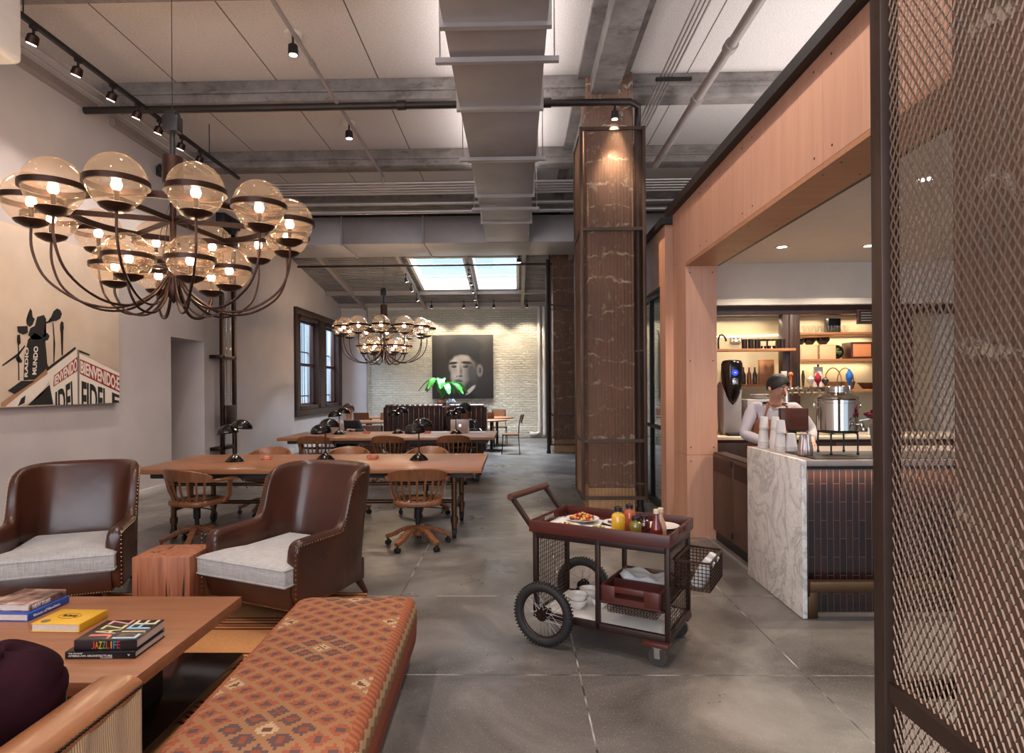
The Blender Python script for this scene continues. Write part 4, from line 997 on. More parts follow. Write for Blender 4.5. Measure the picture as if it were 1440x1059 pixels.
# kilim ottoman
r = thing('kilim_ottoman', 'long ottoman covered in a red and tan diamond kilim', 'ottoman', (-.885, 2.74, .013), math.radians(1.5))
q = MB(); nx, ny = 14, 30; W_, D_, H_ = .335, .76, .355
def oz(u, v):
    e = min(1, (1 - abs(u)) * 5) * min(1, (1 - abs(v)) * 9); return H_ - .03 + .03 * math.sqrt(max(0, e)) + .014 * (1 - u * u) * (1 - v ** 4)
lev = []
per = [(-1 + 2 * k / nx, -1) for k in range(nx)] + [(1, -1 + 2 * k / ny) for k in range(ny)] + [(1 - 2 * k / nx, 1) for k in range(nx)] + [(-1, 1 - 2 * k / ny) for k in range(ny)]
def rr_(u, v, s_):
    # rounded-rectangle position
    x, y = u * W_ * s_, v * D_ * (1 - (1 - s_) * .5); c = .06
    ex, ey = max(0, abs(x) - (W_ * s_ - c)), max(0, abs(y) - (D_ * (1 - (1 - s_) * .5) - c))
    if ex > 0 and ey > 0:
        l = math.hypot(ex, ey); m_ = max(ex, ey); f = m_ / l if l else 1; ex2, ey2 = ex * f, ey * f
        x = math.copysign(W_ * s_ - c + ex2, x); y = math.copysign(D_ * (1 - (1 - s_) * .5) - c + ey2, y)
    return x, y
for z, s_ in ((.10, .985), (.14, 1.0), (.22, 1.012), (.29, 1.01), (.325, .99), (.345, .955), (.357, .88), (.364, .74), (.369, .5), (.371, .2)):
    lev.append([q.bm.verts.new((*rr_(u, v, s_), z)) for u, v in per])
q.skin(lev); q.build('upholstery', M_['kilim'], r, 60)
for x in (-.27, .27):
    for y in (-.68, .68):
        MB().lathe([(0, 0), (.016, 0), (.028, .03), (.035, .06), (.024, .075), (.034, .09), (.034, .115), (0, .115)], 14, Matrix.Translation((x, y, 0))).build('leg', M_['darkwood'], r)

# club chair nearest the camera, seen over its arm
r = thing('club_chair', 'caramel leather armchair with ribbed tan cloth sides, nearest the camera', 'armchair', (-1.68, 1.66, 0), 0)
for s in (1, -1):
    prof = [(-.075, -.03), (-.078, -.008), (-.066, .006), (-.035, .015), (0, .017), (.035, .013), (.062, .004), (.076, -.010), (.078, -.03)]
    rows = []
    for k in range(13):
        y = -.40 + .81 * k / 12; e = min(1.0, (12.6 - k) / 1.5)
        rows.append([Vector((s * (.325 + a), y, .565 + z * (1 if k < 12 else .8))) for a, z in prof] + [Vector((s * .385, y, .50)), Vector((s * .265, y, .50))])
    q = MB(); q.grid(rows, wrap=True)
    for e_ in (rows[0], rows[-1]): q.bm.faces.new([q.bm.verts.new(p) for p in e_])
    bmesh.ops.remove_doubles(q.bm, verts=q.bm.verts, dist=.0004)
    q.build('leather_arm_rail', M_['caramel'], r, 60)
    q = MB(); rows = []
    for k in range(90):
        f = k / 89; y = -.40 + .81 * f
        fold = .018 * math.exp(-((f - .63) / .03) ** 2) - .016 * math.exp(-((f - .70) / .025) ** 2)
        rows.append([Vector((s * (.396 + fold * min(1, (.54 - z) * 6) + .004 * math.sin(f * 40)), y, z)) for z in (.545, .50, .44, .36, .27, .17)])
    q.grid(rows); o = q.build('cloth_side', M_['tancloth'], r, 60)
    m_ = o.modifiers.new('t', 'SOLIDIFY'); m_.thickness = .012
    MB().box(s * .325 - .058, s * .325 + .058, -.40, .40, .17, .51, .01).build('arm_body', M_['tancloth'], r)
    q = MB()
    for k in range(52): q.ball((s * .4035, -.395 + .80 * k / 51, .545), .0062, 7, 5)
    q.build('nail_trim', M_['bronze'], r)
MB().box(-.38, .38, -.50, -.38, .17, .80, .04).build('backrest', M_['caramel'], r)
MB().box(-.26, .26, -.38, .36, .17, .40, .035, seg=3).build('seat_cushion', M_['caramel'], r)
for x in (-.34, .34):
    for y in (-.42, .34): MB().tube([(x, y, .17), (x, y, .013)], [.028, .018], 10).build('leg', M_['darkwood'], r)
# plum cushion on that chair
q = MB(); rows = []
for j in range(33):
    a = -PI / 2 + PI * j / 32; rows.append([])
    fold = -.012 * math.exp(-((a - .25) / .10) ** 2) - .010 * math.exp(-((a + .28) / .12) ** 2)
    for k in range(48):
        b_ = 2 * PI * k / 48; rr = .165 * max(0, math.cos(a)) ** .72 + fold * (.6 + .4 * math.sin(b_ * 2))
        rows[-1].append((rr * math.cos(b_), rr * math.sin(b_) * .95, .155 * math.sin(a) + .010 * math.sin(b_ * 3 + a)))
q.grid(rows, wrap=True)
o = q.build('plum_cushion', M_['velvet'], None, 80); o.location = (-1.665, 1.98, .555); o.rotation_euler = (.25, .1, 0)
tag(o, 'round dark plum velvet cushion on the caramel chair', 'cushion')

# ================================================================ long work tables
def work_table(loc, label):
    r = thing('work_table', label, 'table', loc, 0, 'long work tables')
    MB().box(-1.76, 1.76, -.68, .68, .70, .75, .006).build('tabletop', M_['tablewood'], r)
    q = MB()
    for y in (-.52, .52): q.bar((-1.62, y, .665), (1.62, y, .665), .05, .05)
    for x in (-1.62, -.54, .54, 1.62): q.bar((x, -.52, .665), (x, .52, .665), .05, .05)
    q.build('apron_frame', M_['black'], r)
    for x in (-1.46, 1.46):
        for y in (-.42, .42):
            q = MB(); q.cyl((x, y, .10), (x, y, .66), .028, n=14).cyl((x, y, .16), (x, y, .22), .038, n=14).cyl((x, y, .58), (x, y, .66), .04, n=14); l = q.build('leg', M_['brass'], r)
            q = MB(); q.cyl((x - .018, y, .05), (x + .018, y, .05), .05, n=18).box(x - .026, x + .026, y - .012, y + .012, .05, .11); q.build('caster', M_['rubber'], l)
        MB().cyl((x, -.42, .30), (x, .42, .30), .022, n=12).build('stretcher', M_['brass'], r)
    MB().cyl((-1.46, 0, .30), (1.46, 0, .30), .022, n=12).build('stretcher', M_['brass'], r)
    MB().cyl((-1.46, -.42, .56), (1.46, -.42, .56), .018, n=12).build('stretcher', M_['brass'], r)
    return r
work_table((-2.10, 6.74, 0), 'long oak work table on bronze pipe legs behind the armchairs')
work_table((-2.10, 10.52, 0), 'second long work table, farther back with laptops on it')

# banker's swivel chairs (front towards +y)
def banker_chair():
    r = thing('banker_chair', 'x', 'chair')
    q = MB(); lev = []
    def seat_o(s_, z):
        out = []
        for k in range(36):
            a = 2 * PI * k / 36; c, s2 = math.cos(a), math.sin(a); e = .62
            out.append(Vector((math.copysign(abs(c) ** e, c) * .235 * s_, math.copysign(abs(s2) ** e, s2) * .225 * s_ + .01, z)))
        return out
    for s_, z in ((.90, .415), (.98, .42), (1.0, .435), (1.0, .455), (.97, .465), (.86, .467)): lev.append([q.bm.verts.new(p) for p in seat_o(s_, z)])
    q.skin(lev); q.build('seat', M_['chairwood'], r, 50)
    q = MB(); lev = []
    for s_, z in ((.84, .466), (.80, .474), (.6, .470), (.3, .466)): lev.append([q.bm.verts.new(p) for p in seat_o(s_, z)])
    q.skin(lev); pd = q.build('seat_pad', M_['leather'], r, 60)
    q = MB()
    for p in seat_o(.845, .471): q.ball(p, .005, 6, 4)
    q.build('nail_trim', M_['nail'], pd)
    # bow: crest behind, arms forward
    def bow(a, z, R=.275):
        x = R * math.sin(a) * 1.02; y = -R * math.cos(a) * .98 - .005
        return Vector((x, y, z))
    rows = []
    for k in range(37):
        a = math.radians(-78 + 156 * k / 36); f = abs(k - 18) / 18
        hh = .062 * (1 - f ** 2.2 * .55); zc = .735 - .05 * f ** 2; n_ = Vector((math.sin(a), -math.cos(a), 0)); lean = .022 * (1 - f)
        c = bow(a, zc); t_ = .013
        rows.append([c + n_ * (o_ + lean * (zz / .06)) + Vector((0, 0, zz)) for o_, zz in ((t_, -hh), (t_, hh * .85), (0, hh), (-t_, hh * .85), (-t_, -hh))])
    q = MB(); q.grid(rows, wrap=True)
    for e_ in (rows[0], rows[-1]): q.bm.faces.new([q.bm.verts.new(p) for p in e_])
    bmesh.ops.remove_doubles(q.bm, verts=q.bm.verts, dist=.0003)
    q.build('crest_rail', M_['chairwood'], r, 50)
    for s in (-1, 1):
        pts = [bow(s * math.radians(70), .668), bow(s * math.radians(88), .662), Vector((s * .285, .07, .662)), Vector((s * .29, .16, .665)), Vector((s * .30, .215, .655))]
        sp = spline(pts, 6); rows = []
        for i, p in enumerate(sp):
            tg = (sp[min(i + 1, len(sp) - 1)] - sp[max(i - 1, 0)]).normalized(); sd = Vector((tg.y, -tg.x, 0)).normalized(); w_ = .024 + .014 * i / len(sp)
            rows.append([p + sd * a + Vector((0, 0, z)) for a, z in ((-w_, -.012), (-w_, .010), (0, .016), (w_, .010), (w_, -.012))])
        q = MB(); q.grid(rows, wrap=True)
        for e_ in (rows[0], rows[-1]): q.bm.faces.new([q.bm.verts.new(v) for v in e_])
        bmesh.ops.remove_doubles(q.bm, verts=q.bm.verts, dist=.0003)
        q.build('armrest', M_['chairwood'], r, 50)
        q = MB(); pts = spline([(s * .225, .13, .43), (s * .262, .15, .49), (s * .268, .155, .56), (s * .285, .15, .655)], 5)
        for a, b_ in zip(pts, pts[1:]): q.bar(a, b_ + (b_ - a) * .12, .022, .048, (0, 1, 0))
        q.build('arm_post', M_['chairwood'], r, 50)
    for k in range(9):
        a = math.radians(-64 + 128 * k / 8); b0 = Vector((.215 * math.sin(a), -.20 * math.cos(a), .455)); b1 = bow(a, .69)
        mid = b0.lerp(b1, .5) + Vector((math.sin(a), -math.cos(a), 0)) * .012
        q = MB(); pts = [b0, mid, b1]
        for u_, v_ in zip(pts, pts[1:]): q.bar(u_, v_, .020, .009, (math.sin(a), -math.cos(a), 0.0))
        q.build('spindle', M_['chairwood'], r)
    q = MB(); q.cyl((0, 0, .16), (0, 0, .40), .022, n=12).cyl((0, 0, .27), (0, 0, .37), .034, n=12).box(-.10, .10, -.10, .10, .39, .418, .006); q.build('column', M_['black'], r)
    q = MB(); q.tube([(0, 0, .385), (.14, .02, .37), (.23, .02, .36), (.25, .02, .33), (.23, .02, .31)], .006, 6); q.build('lever', M_['black'], r)
    MB().lathe([(0, .11), (.045, .11), (.05, .14), (.045, .20), (.03, .21), (0, .21)], 16).build('hub', M_['chairwood'], r)
    for k in range(5):
        a = 2 * PI * k / 5 + .3; d = Vector((math.cos(a), math.sin(a), 0)); q = MB()
        pts = spline([d * .03 + Vector((0, 0, .175)), d * .14 + Vector((0, 0, .165)), d * .24 + Vector((0, 0, .115)), d * .325 + Vector((0, 0, .082))], 4)
        for u_, v_ in zip(pts, pts[1:]): q.bar(u_, v_ + (v_ - u_) * .1, .056, .042, b=.006)
        l = q.build('base_leg', M_['chairwood'], r, 50)
        c = d * .31; q = MB(); q.cyl((c.x, c.y, .07), (c.x, c.y, .045), .012, n=8)
        s2 = Vector((-d.y, d.x, 0))
        for o_ in (-.014, .014): q.cyl(c + s2 * (o_ - .008) + Vector((0, 0, .026)), c + s2 * (o_ + .008) + Vector((0, 0, .026)), .026, n=14)
        q.build('caster', M_['black'], l)
    return r
bc = banker_chair(); first = [True]
def place(x, y, rz, label):
    a = math.radians(rz)
    if first[0]:
        first[0] = False; bc.location = (x, y, 0); bc.rotation_euler = (0, 0, a); bc['label'] = label; bc['group'] = 'oak swivel chairs at the work tables'; return bc
    return copy_thing(bc, (x, y, 0), a, label, 'oak swivel chairs at the work tables')
place(-3.16, 6.02, -22, 'oak swivel armchair before the long table, behind the timber block')
place(-.965, 6.0, 8, 'oak swivel armchair before the long table, beside the open floor')
place(-3.12, 7.62, 178, 'oak swivel chair across the long table, nearest the plaster wall')
place(-2.12, 7.64, 184, 'oak swivel chair across the long table, behind the middle lamp')
place(-1.12, 7.60, 176, 'oak swivel chair across the long table, behind the end lamp')
place(-3.26, 9.98, 4, 'oak swivel chair at the farther table, in front of the seated woman')
place(-2.06, 9.98, -3, 'oak swivel chair at the middle of the farther table')
place(-1.00, 9.98, 2, 'oak swivel chair at the farther table, in front of the laptop')

# twin-shade desk lamps
def desk_lamp():
    r = thing('desk_lamp', 'x', 'desk lamp')
    MB().lathe([(0, 0), (.100, 0), (.104, .006), (.098, .014), (.07, .045), (.035, .068), (.018, .08), (.012, .1), (0, .1)], 30).build('base', M_['gloss_black'], r)
    q = MB(); q.cyl((0, 0, .09), (0, 0, .40), .008, n=10).ball((0, 0, .40), .013, 10, 6); q.cyl((-.10, .0, .345), (.10, 0, .405), .006, n=8); q.build('stem', M_['bronze'], r)
    for s, z in ((-1, .33), (1, .385)):
        Mx = Matrix.Translation((s * .075, 0, z)) @ Matrix.Rotation(s * .10, 4, 'Y')
        q = MB(); q.lathe([(.112, -.022), (.115, -.018), (.108, .015), (.088, .045), (.055, .066), (.02, .075), (0, .076)], 28, Mx, False)
        q.lathe([(.111, -.022), (.104, .012), (.085, .041), (.053, .061), (0, .07)], 28, Mx, False); sh = q.build('lamp_shade', M_['gloss_black'], r, 60)
        MB().ball(Mx @ Vector((0, 0, .015)), .025, 12, 8).build('bulb', M_['bulb_lamp'], sh)
    return r
M_['bulb_lamp'] = emit('lit_desk_bulb', (1, .78, .5, 1), 22)
dl = desk_lamp()
for k, (x, y, rz, lb) in enumerate(((-3.10, 6.72, 10, 'black twin-shade desk lamp nearest the plaster wall on the long table'), (-2.12, 6.80, 70, 'black twin-shade desk lamp in the middle of the long table'), (-1.07, 6.76, 62, 'black twin-shade desk lamp at the open end of the long table'),
                                 (-3.06, 10.6, 20, 'black twin-shade desk lamp before the seated woman'), (-2.06, 10.7, 15, 'black twin-shade desk lamp in the middle of the farther table'), (-1.03, 10.55, -15, 'black twin-shade desk lamp before the silver laptop'))):
    if k == 0: dl.location = (x, y, .75); dl.rotation_euler = (0, 0, math.radians(rz)); dl['label'] = lb; dl['group'] = 'twin-shade desk lamps'
    else: copy_thing(dl, (x, y, .75), math.radians(rz), lb, 'twin-shade desk lamps')
am = thin_glass('pink_glass', (.92, .66, .55, 1), 1.6, .08)
def tray_dish():
    q = MB(); q.lathe([(0, .0), (.062, 0), (.068, .006), (.068, .036), (.056, .036), (.052, .012), (0, .010)], 8); return q.build('glass_dish', plain('pink_glass_dish', S(196, 116, 88), .12, 0, .2, 20), None, 20)
gd = tray_dish()
for k, (x, y, lb) in enumerate(((-2.82, 6.9, 'pink glass dish on the long table beside the lamp by the wall'), (-1.62, 6.92, 'pink glass dish on the long table between two lamps'), (-2.62, 10.75, 'pink glass dish on the farther table near the woman'), (-1.55, 10.72, 'pink glass dish on the farther table by the papers'))):
    o = gd if k == 0 else gd.copy()
    if k: COL.objects.link(o)
    o.location = (x, y, .75); tag(o, lb, 'dish', 'pink glass dishes')
# ================================================================ serving trolley
CR = math.radians(-28.8)
cart = thing('serving_trolley', 'dark steel serving trolley with bicycle wheels and mahogany tray', 'trolley', (.585, 3.80, 0), CR)
L2, D2 = .405, .235
fr = M_['bronze']
FRM = plain('blackened_brown_steel', S(52, 34, 29), .42, .5, .15, 6); M_['cartframe'] = FRM
q = MB()
for x in (-L2, L2):
    for y in (-D2, D2): q.box(x - .0135, x + .0135, y - .0135, y + .0135, .14, .66, .002)
q.box(-.0135, .0135, -D2 - .0135, -D2 + .0135, .14, .66, .002).box(-.0135, .0135, D2 - .0135, D2 + .0135, .14, .66, .002)
for z in (.155, .645):
    for y in (-D2, D2): q.box(-L2, L2, y - .0135, y + .0135, z - .02, z + .02, .002)
    for x in (-L2, L2): q.box(x - .0135, x + .0135, -D2, D2, z - .02, z + .02, .002)
q.build('frame', FRM, cart)
MB().box(-L2 + .014, L2 - .014, -D2 + .014, D2 - .014, .150, .172, .002).build('lower_shelf', plain('white_stone_shelf', S(216, 208, 200), .45, 0, .05, 5), cart)
def wire_grid(name, org, ex, ey, w_, h_, n1, n2, rad, m, parent):
    q = MB(); org = Vector(org); ex = Vector(ex); ey = Vector(ey)
    for k in range(n1 + 1): a = org + ex * (w_ * k / n1); q.cyl(a, a + ey * h_, rad, n=5)
    for k in range(n2 + 1): a = org + ey * (h_ * k / n2); q.cyl(a, a + ex * w_, rad, n=5)
    return q.build(name, m, parent)
wire_grid('end_mesh', (-L2, -D2 + .014, .175), (0, 1, 0), (0, 0, 1), 2 * D2 - .028, .45, 16, 16, .0022, FRM, cart)
wire_grid('end_mesh', (L2, -D2 + .014, .175), (0, 1, 0), (0, 0, 1), 2 * D2 - .028, .45, 17, 18, .0021, M_['bronze'], cart)
# tray
t_ = .014; TW, TD = .43, .275
q = MB(); q.box(-TW, TW, -TD, -TD + t_, .665, .735, .002).box(-TW, TW, TD - t_, TD, .665, .735, .002)
q.box(-TW, TW, -TD + t_, TD - t_, .665, .677)
for s in (-1, 1):
    x0, x1 = (s * TW, s * (TW - t_)) if s < 0 else (TW - t_, TW)
    x0, x1 = min(x0, x1), max(x0, x1)
    q.box(x0, x1, -TD + t_, -.08, .677, .735, .002).box(x0, x1, .08, TD - t_, .677, .735, .002).box(x0, x1, -.08, .08, .677, .692).box(x0, x1, -.08, .08, .720, .735, .002)
q.build('tray', M_['traywood'], cart)
# handle
for s in (-1, 1):
    MB().bar((-L2 - .0, s * D2, .655), (-L2 - .165, s * D2, .855), .022, .03, b=.003).build('handle_arm', FRM, cart)
MB().cyl((-L2 - .165, -D2 - .025, .86), (-L2 - .165, D2 + .025, .86), .021, n=18).build('handle_grip', wood('handle_wood', S(62, 34, 26), S(92, 54, 40), 1), cart)
# bicycle wheels
def wheel(y, s):
    c = Vector((-L2 + .085, y, .19)); Rw = .163
    q = MB(); q.torus(c, Rw, .026, (0, 1, 0), 56, 12)
    for k in range(56):
        a = 2 * PI * k / 56; d = Vector((math.cos(a), 0, math.sin(a))); tn = Vector((-d.z, 0, d.x))
        for o_ in (-.013, .013):
            q.bar(c + d * (Rw + .0235) + Vector((0, o_ - .007, 0)), c + d * (Rw + .0235) + Vector((0, o_ + .007, 0)), .0085, .007, tn)
    w_ = q.build('wheel', M_['rubber'], cart, 50)
    q = MB(); q.torus(c, Rw - .024, .0085, (0, 1, 0), 48, 8); q.build('rim', M_['bronze'], w_)
    q = MB(); q.cyl(c - Vector((0, .03, 0)), c + Vector((0, .03, 0)), .014, n=14)
    for o_ in (-.024, .024): q.cyl(c + Vector((0, o_ - .002, 0)), c + Vector((0, o_ + .002, 0)), .036, n=20)
    q.build('wheel_hub', M_['bronze'], w_)
    q = MB()
    for k in range(36):
        a = 2 * PI * k / 36; a2 = a + (.62 if k % 4 < 2 else -.62); o_ = .024 if k % 2 else -.024
        q.cyl(c + Vector((.033 * math.cos(a2), o_, .033 * math.sin(a2))), c + Vector(((Rw - .027) * math.cos(a), 0, (Rw - .027) * math.sin(a))), .0013, n=4)
    q.build('spokes', M_['conduit'], w_)
    yy = s * D2
    MB().cyl((c.x, yy - s * .02, c.z), (c.x, y + s * .045, c.z), .009, n=10).build('axle', FRM, cart)
wheel(-D2 - .075, -1); wheel(D2 + .075, 1)
q = MB()
for s in (-1, 1): q.bar((-L2 + .085, s * D2, .185), (-L2 + .085, s * D2, .14), .04, .012)
q.build('axle_plate', FRM, cart)
for s in (-1, 1):
    q = MB(); q.box(L2 - .13, L2 + .012, s * D2 - .045, s * D2 + .045, .112, .137, .002); f = q.build('caster_block', M_['traywood'], cart)
    c = Vector((L2 - .055, s * D2, .052))
    q = MB(); q.box(c.x - .03, c.x + .03, c.y - .022, c.y + .022, .100, .112).box(c.x - .016, c.x + .016, c.y - .024, c.y - .018, .045, .105).box(c.x - .016, c.x + .016, c.y + .018, c.y + .024, .045, .105); q.build('caster_fork', M_['chrome'], f)
    q = MB(); q.cyl(c - Vector((0, .014, 0)), c + Vector((0, .014, 0)), .052, n=24); q.build('caster', plain('grey_caster_tyre', S(58, 52, 50), .35), f)
# inner wooden drawer crates on runners, and the woven shelf under them
def local(x, y, z): return Vector((.585, 3.80, 0)) + Vector((x * math.cos(CR) - y * math.sin(CR), x * math.sin(CR) + y * math.cos(CR), z))
q = MB(); q.box(.015, L2 - .015, -D2 - .02, -D2 + .004, .300, .312).box(.015, L2 - .015, D2 - .01, D2 + .004, .300, .312)
for k in range(18): q.bar((.05 + k * .0195, -D2 + .0, .300), (.05 + k * .0195, D2 - .02, .300), .006, .006)
for k in range(12): q.bar((.03, -D2 + .03 + k * .036, .305), (L2 - .02, -D2 + .03 + k * .036, .305), .006, .006)
q.build('wire_rack', FRM, cart)
q = MB()
wire_b = wire_grid('wire_basket', (.07, -D2 - .03, .262), (1, 0, 0), (0, 0, 1), .28, .04, 16, 3, .0018, M_['bronze'], cart)
wire_grid('wire_basket', (.07, -D2 - .03, .262), (1, 0, 0), (0, 1, 0), .28, .30, 16, 16, .0018, M_['bronze'], cart)
cr2 = thing('wooden_crate', 'red mahogany crate with a slot handle, holding napkins inside the trolley', 'crate', local(.215, -.03, .3125), CR)
X0, X1, Y0, Y1, Z1 = -.185, .165, -.245, .20, .098
q = MB(); q.box(X0, X1, Y0, Y1, 0, .01).box(X0, X0 + .014, Y0, Y1, .01, Z1, .002).box(X1 - .014, X1, Y0, Y1, .01, Z1, .002).box(X0, X1, Y1 - .014, Y1, .01, Z1, .002)
xa, xb = -.10, .07
q.box(X0, xa, Y0, Y0 + .014, .01, Z1, .002).box(xb, X1, Y0, Y0 + .014, .01, Z1, .002).box(xa, xb, Y0, Y0 + .014, .01, .036).box(xa, xb, Y0, Y0 + .014, .066, Z1, .002).box(X0, X1, -.06, -.048, .01, Z1 - .01)
q.build('crate_box', M_['traywood'], cr2)
q = MB(); rows = []
for j in range(9):
    rows.append([(X0 + .03 + .29 * k / 12, .0 + .17 * j / 8, .088 + .012 * math.sin(k * 1.1 + j * .5) + .022 * math.exp(-((k - 2) / 2) ** 2) + .006 * math.cos(j * 1.9)) for k in range(13)])
q.grid(rows); o = q.build('napkins', M_['linenwhite'], None, 60); sm = o.modifiers.new('t', 'SOLIDIFY'); sm.thickness = .05; sm.offset = -1
o.location = local(.215, -.03, .3125); o.rotation_euler = (0, 0, CR); tag(o, 'crumpled white napkins in the mahogany crate', 'napkins')
# hanging wire basket on the end, with bottles
bk = thing('hanging_basket', 'square wire basket hooked on the end of the trolley', 'basket', local(L2 + .02, .02, .42), CR)
bw, bd, bh = .19, .34, .16
def wg(org, ex, ey, a, b_, n1, n2): wire_grid('wire_side', org, ex, ey, a, b_, n1, n2, .0024, M_['bronze'], bk)
wg((0, -bd / 2, 0), (1, 0, 0), (0, 0, 1), bw, bh, 9, 8); wg((0, bd / 2, 0), (1, 0, 0), (0, 0, 1), bw, bh, 9, 8); wg((0, -bd / 2, 0), (0, 1, 0), (0, 0, 1), bd, bh, 16, 8); wg((bw, -bd / 2, 0), (0, 1, 0), (0, 0, 1), bd, bh, 16, 8); wg((0, -bd / 2, 0), (1, 0, 0), (0, 1, 0), bw, bd, 9, 16)
q = MB(); q.box(-.006, bw + .004, -bd / 2 - .004, -bd / 2 + .004, bh - .01, bh).box(-.006, bw + .004, bd / 2 - .004, bd / 2 + .004, bh - .01, bh).box(bw - .004, bw + .004, -bd / 2, bd / 2, bh - .01, bh).box(-.014, .004, -bd / 2, bd / 2, bh - .01, bh); q.build('basket_rim', M_['bronze'], bk)
for k, (y, lb) in enumerate(((-.09, 'white rolled cloth in the hanging basket, nearer the camera'), (.03, 'white rolled cloth in the hanging basket, farther from the camera'))):
    q = MB(); q.tube([(.0, 0, 0), (.02, 0, .1), (.035, 0, .165)], [.035, .038, .03], 14); o = q.build('rolled_cloth', M_['linenwhite'], None, 50); o.location = local(L2 + .12, .02 + y, .425); o.rotation_euler = (0, .25, CR); tag(o, lb, 'cloth', 'rolled cloths in the basket')
# bowls on the lower shelf
def bowl_mesh():
    return _mesh(MB().lathe([(0, .0), (.028, 0), (.03, .006), (.052, .022), (.058, .042), (.0605, .058), (.057, .058), (.053, .042), (.046, .026), (.02, .010), (0, .009)], 28), 'bowl')
BM = bowl_mesh()
for k, (x, y, z, lb) in enumerate(((-.20, -.075, .1725, 'white bowl under another at the trolley front'), (-.20, -.073, .2055, 'white bowl on top of the front stack'), (-.175, .055, .1725, 'white bowl under another in the rear stack'), (-.175, .057, .2055, 'white bowl on top of the rear stack'), (-.085, .02, .1725, 'single white bowl beside the two stacks'))):
    o = link('bowl', BM, M_['porcelain']); o.location = local(x, y, z); tag(o, lb, 'bowl', 'white bowls on the trolley shelf')
# food on the tray
ZT2 = .6775
tag_paper = MB(); rows = [[(-.16 + .32 * i / 8, -.12 + .24 * j / 6, .004 + .004 * math.sin(i * 1.3 + j)) for i in range(9)] for j in range(7)]
tag_paper.grid(rows); o = tag_paper.build('liner_paper', M_['linenwhite'], None, 60); o.location = local(-.245, .03, ZT2); o.rotation_euler = (0, 0, CR + .15); sm = o.modifiers.new('t', 'SOLIDIFY'); sm.thickness = .002
tag(o, 'white paper liner under the plate of fruit salad', 'paper')
PM = _mesh(MB().lathe([(0, 0), (.06, 0), (.066, .004), (.105, .016), (.108, .019), (.10, .017), (.064, .008), (0, .007)], 36), 'plate')
cols = [BK('fruit_orange', S(214, 130, 50), .4), BK('fruit_purple', S(90, 34, 60), .4), BK('fruit_red', S(170, 50, 36), .4), BK('salad_green', S(96, 120, 44), .5), BK('pastry_gold', S(206, 160, 90), .5)]
SG = BK('plate_white', S(216, 208, 200), .25)
def plate(x, y, lb, foods, n, rng, hgt=.016, z=ZT2):
    p = thing('plate', lb, 'plate', local(x, y, z), 0, 'plates of food on the tray')
    link('dish', PM, SG, p)
    for fc in foods:
        q = MB()
        for _ in range(n):
            a = random.uniform(0, 2 * PI); rr = rng * math.sqrt(random.random()); h_ = .011 + hgt * 2 * (1 - rr / rng) * random.random()
            q.ball((rr * math.cos(a), rr * math.sin(a), h_ + .006), random.uniform(.008, .013), 7, 5, random.uniform(.6, 1))
        o = q.build('food', cols[fc], p); o['kind'] = 'stuff'
plate(-.215, .05, 'round white plate heaped with fruit and vegetable salad', (0, 1, 2, 4), 16, .075, .022, ZT2 + .012)
plate(-.265, -.142, 'white plate of pale pastry at the tray front', (4, 3), 10, .07, .006)
plate(-.03, -.148, 'white plate of green salad and bread at the front of the bottles', (4, 3), 14, .08, .008)
plate(.02, .10, 'half-hidden white plate of dark salad behind the yellow juice', (3, 1), 14, .07, .014)
plate(.27, .135, 'empty-looking white plate behind the sauce bottle', (4,), 3, .03, .002)
def bottle(lb, x, y, prof, mt, cap, capm):
    b_ = thing('bottle', lb, 'bottle', local(x, y, ZT2), 0, 'bottles on the trolley tray')
    MB().lathe(prof, 24).build('glass_body', mt, b_)
    r0, z0, z1 = cap
    MB().lathe([(0, z0), (r0, z0), (r0, z1 - .003), (r0 - .003, z1), (0, z1)], 20).build('cap', capm, b_)
J = lambda n, c: plain(n, c, .12, 0, .05, 8, coat=.6, cr=.05)
sq = lambda h, r_: [(0, 0), (r_ * .92, 0), (r_, .006), (r_, h * .74), (r_ * .86, h * .84), (r_ * .5, h * .92), (r_ * .46, h), (0, h)]
bottle('tall bottle of yellow juice with black cap', .085, -.12, sq(.135, .040), J('yellow_juice', S(212, 158, 40)), (.024, .132, .158), M_['black'])
bottle('bottle of red-orange juice behind the yellow juice', .115, .00, sq(.135, .036), J('red_juice', S(176, 84, 54)), (.022, .132, .156), M_['black'])
bottle('short bottle of green juice beside the yellow juice', .185, -.10, sq(.088, .036), J('green_juice', S(116, 104, 34)), (.024, .086, .108), M_['black'])
bottle('dark red juice bottle behind the green juice', .222, -.055, sq(.095, .034), J('dark_juice', S(70, 24, 30)), (.022, .093, .112), M_['black'])
sau = [(0, 0), (.032, 0), (.034, .006), (.034, .05), (.026, .085), (.014, .115), (.013, .145), (0, .145)]
bottle('brown-red sauce bottle with pale cap near the tray corner', .315, -.125, sau, J('ketchup', S(110, 36, 24)), (.0165, .142, .166), BK('cream_cap', S(214, 190, 160), .4))
bottle('second sauce bottle with pale cap just behind the first', .325, -.075, sau, J('pale_sauce', S(196, 150, 120)), (.0165, .142, .166), BK('cream_cap2', S(214, 190, 160), .4))
q = MB()
for k in range(6): q.bar(local(.34 + k * .012, .0, 0) - local(.34, .0, 0), local(.34 + k * .012, .10, 0) - local(.34, 0, 0), .005, .006)
o = q.build('toast_rack', M_['black']); o.location = local(.34, .0, ZT2 + .006); tag(o, 'dark slatted rest in the tray corner behind the sauce bottles', 'rack')
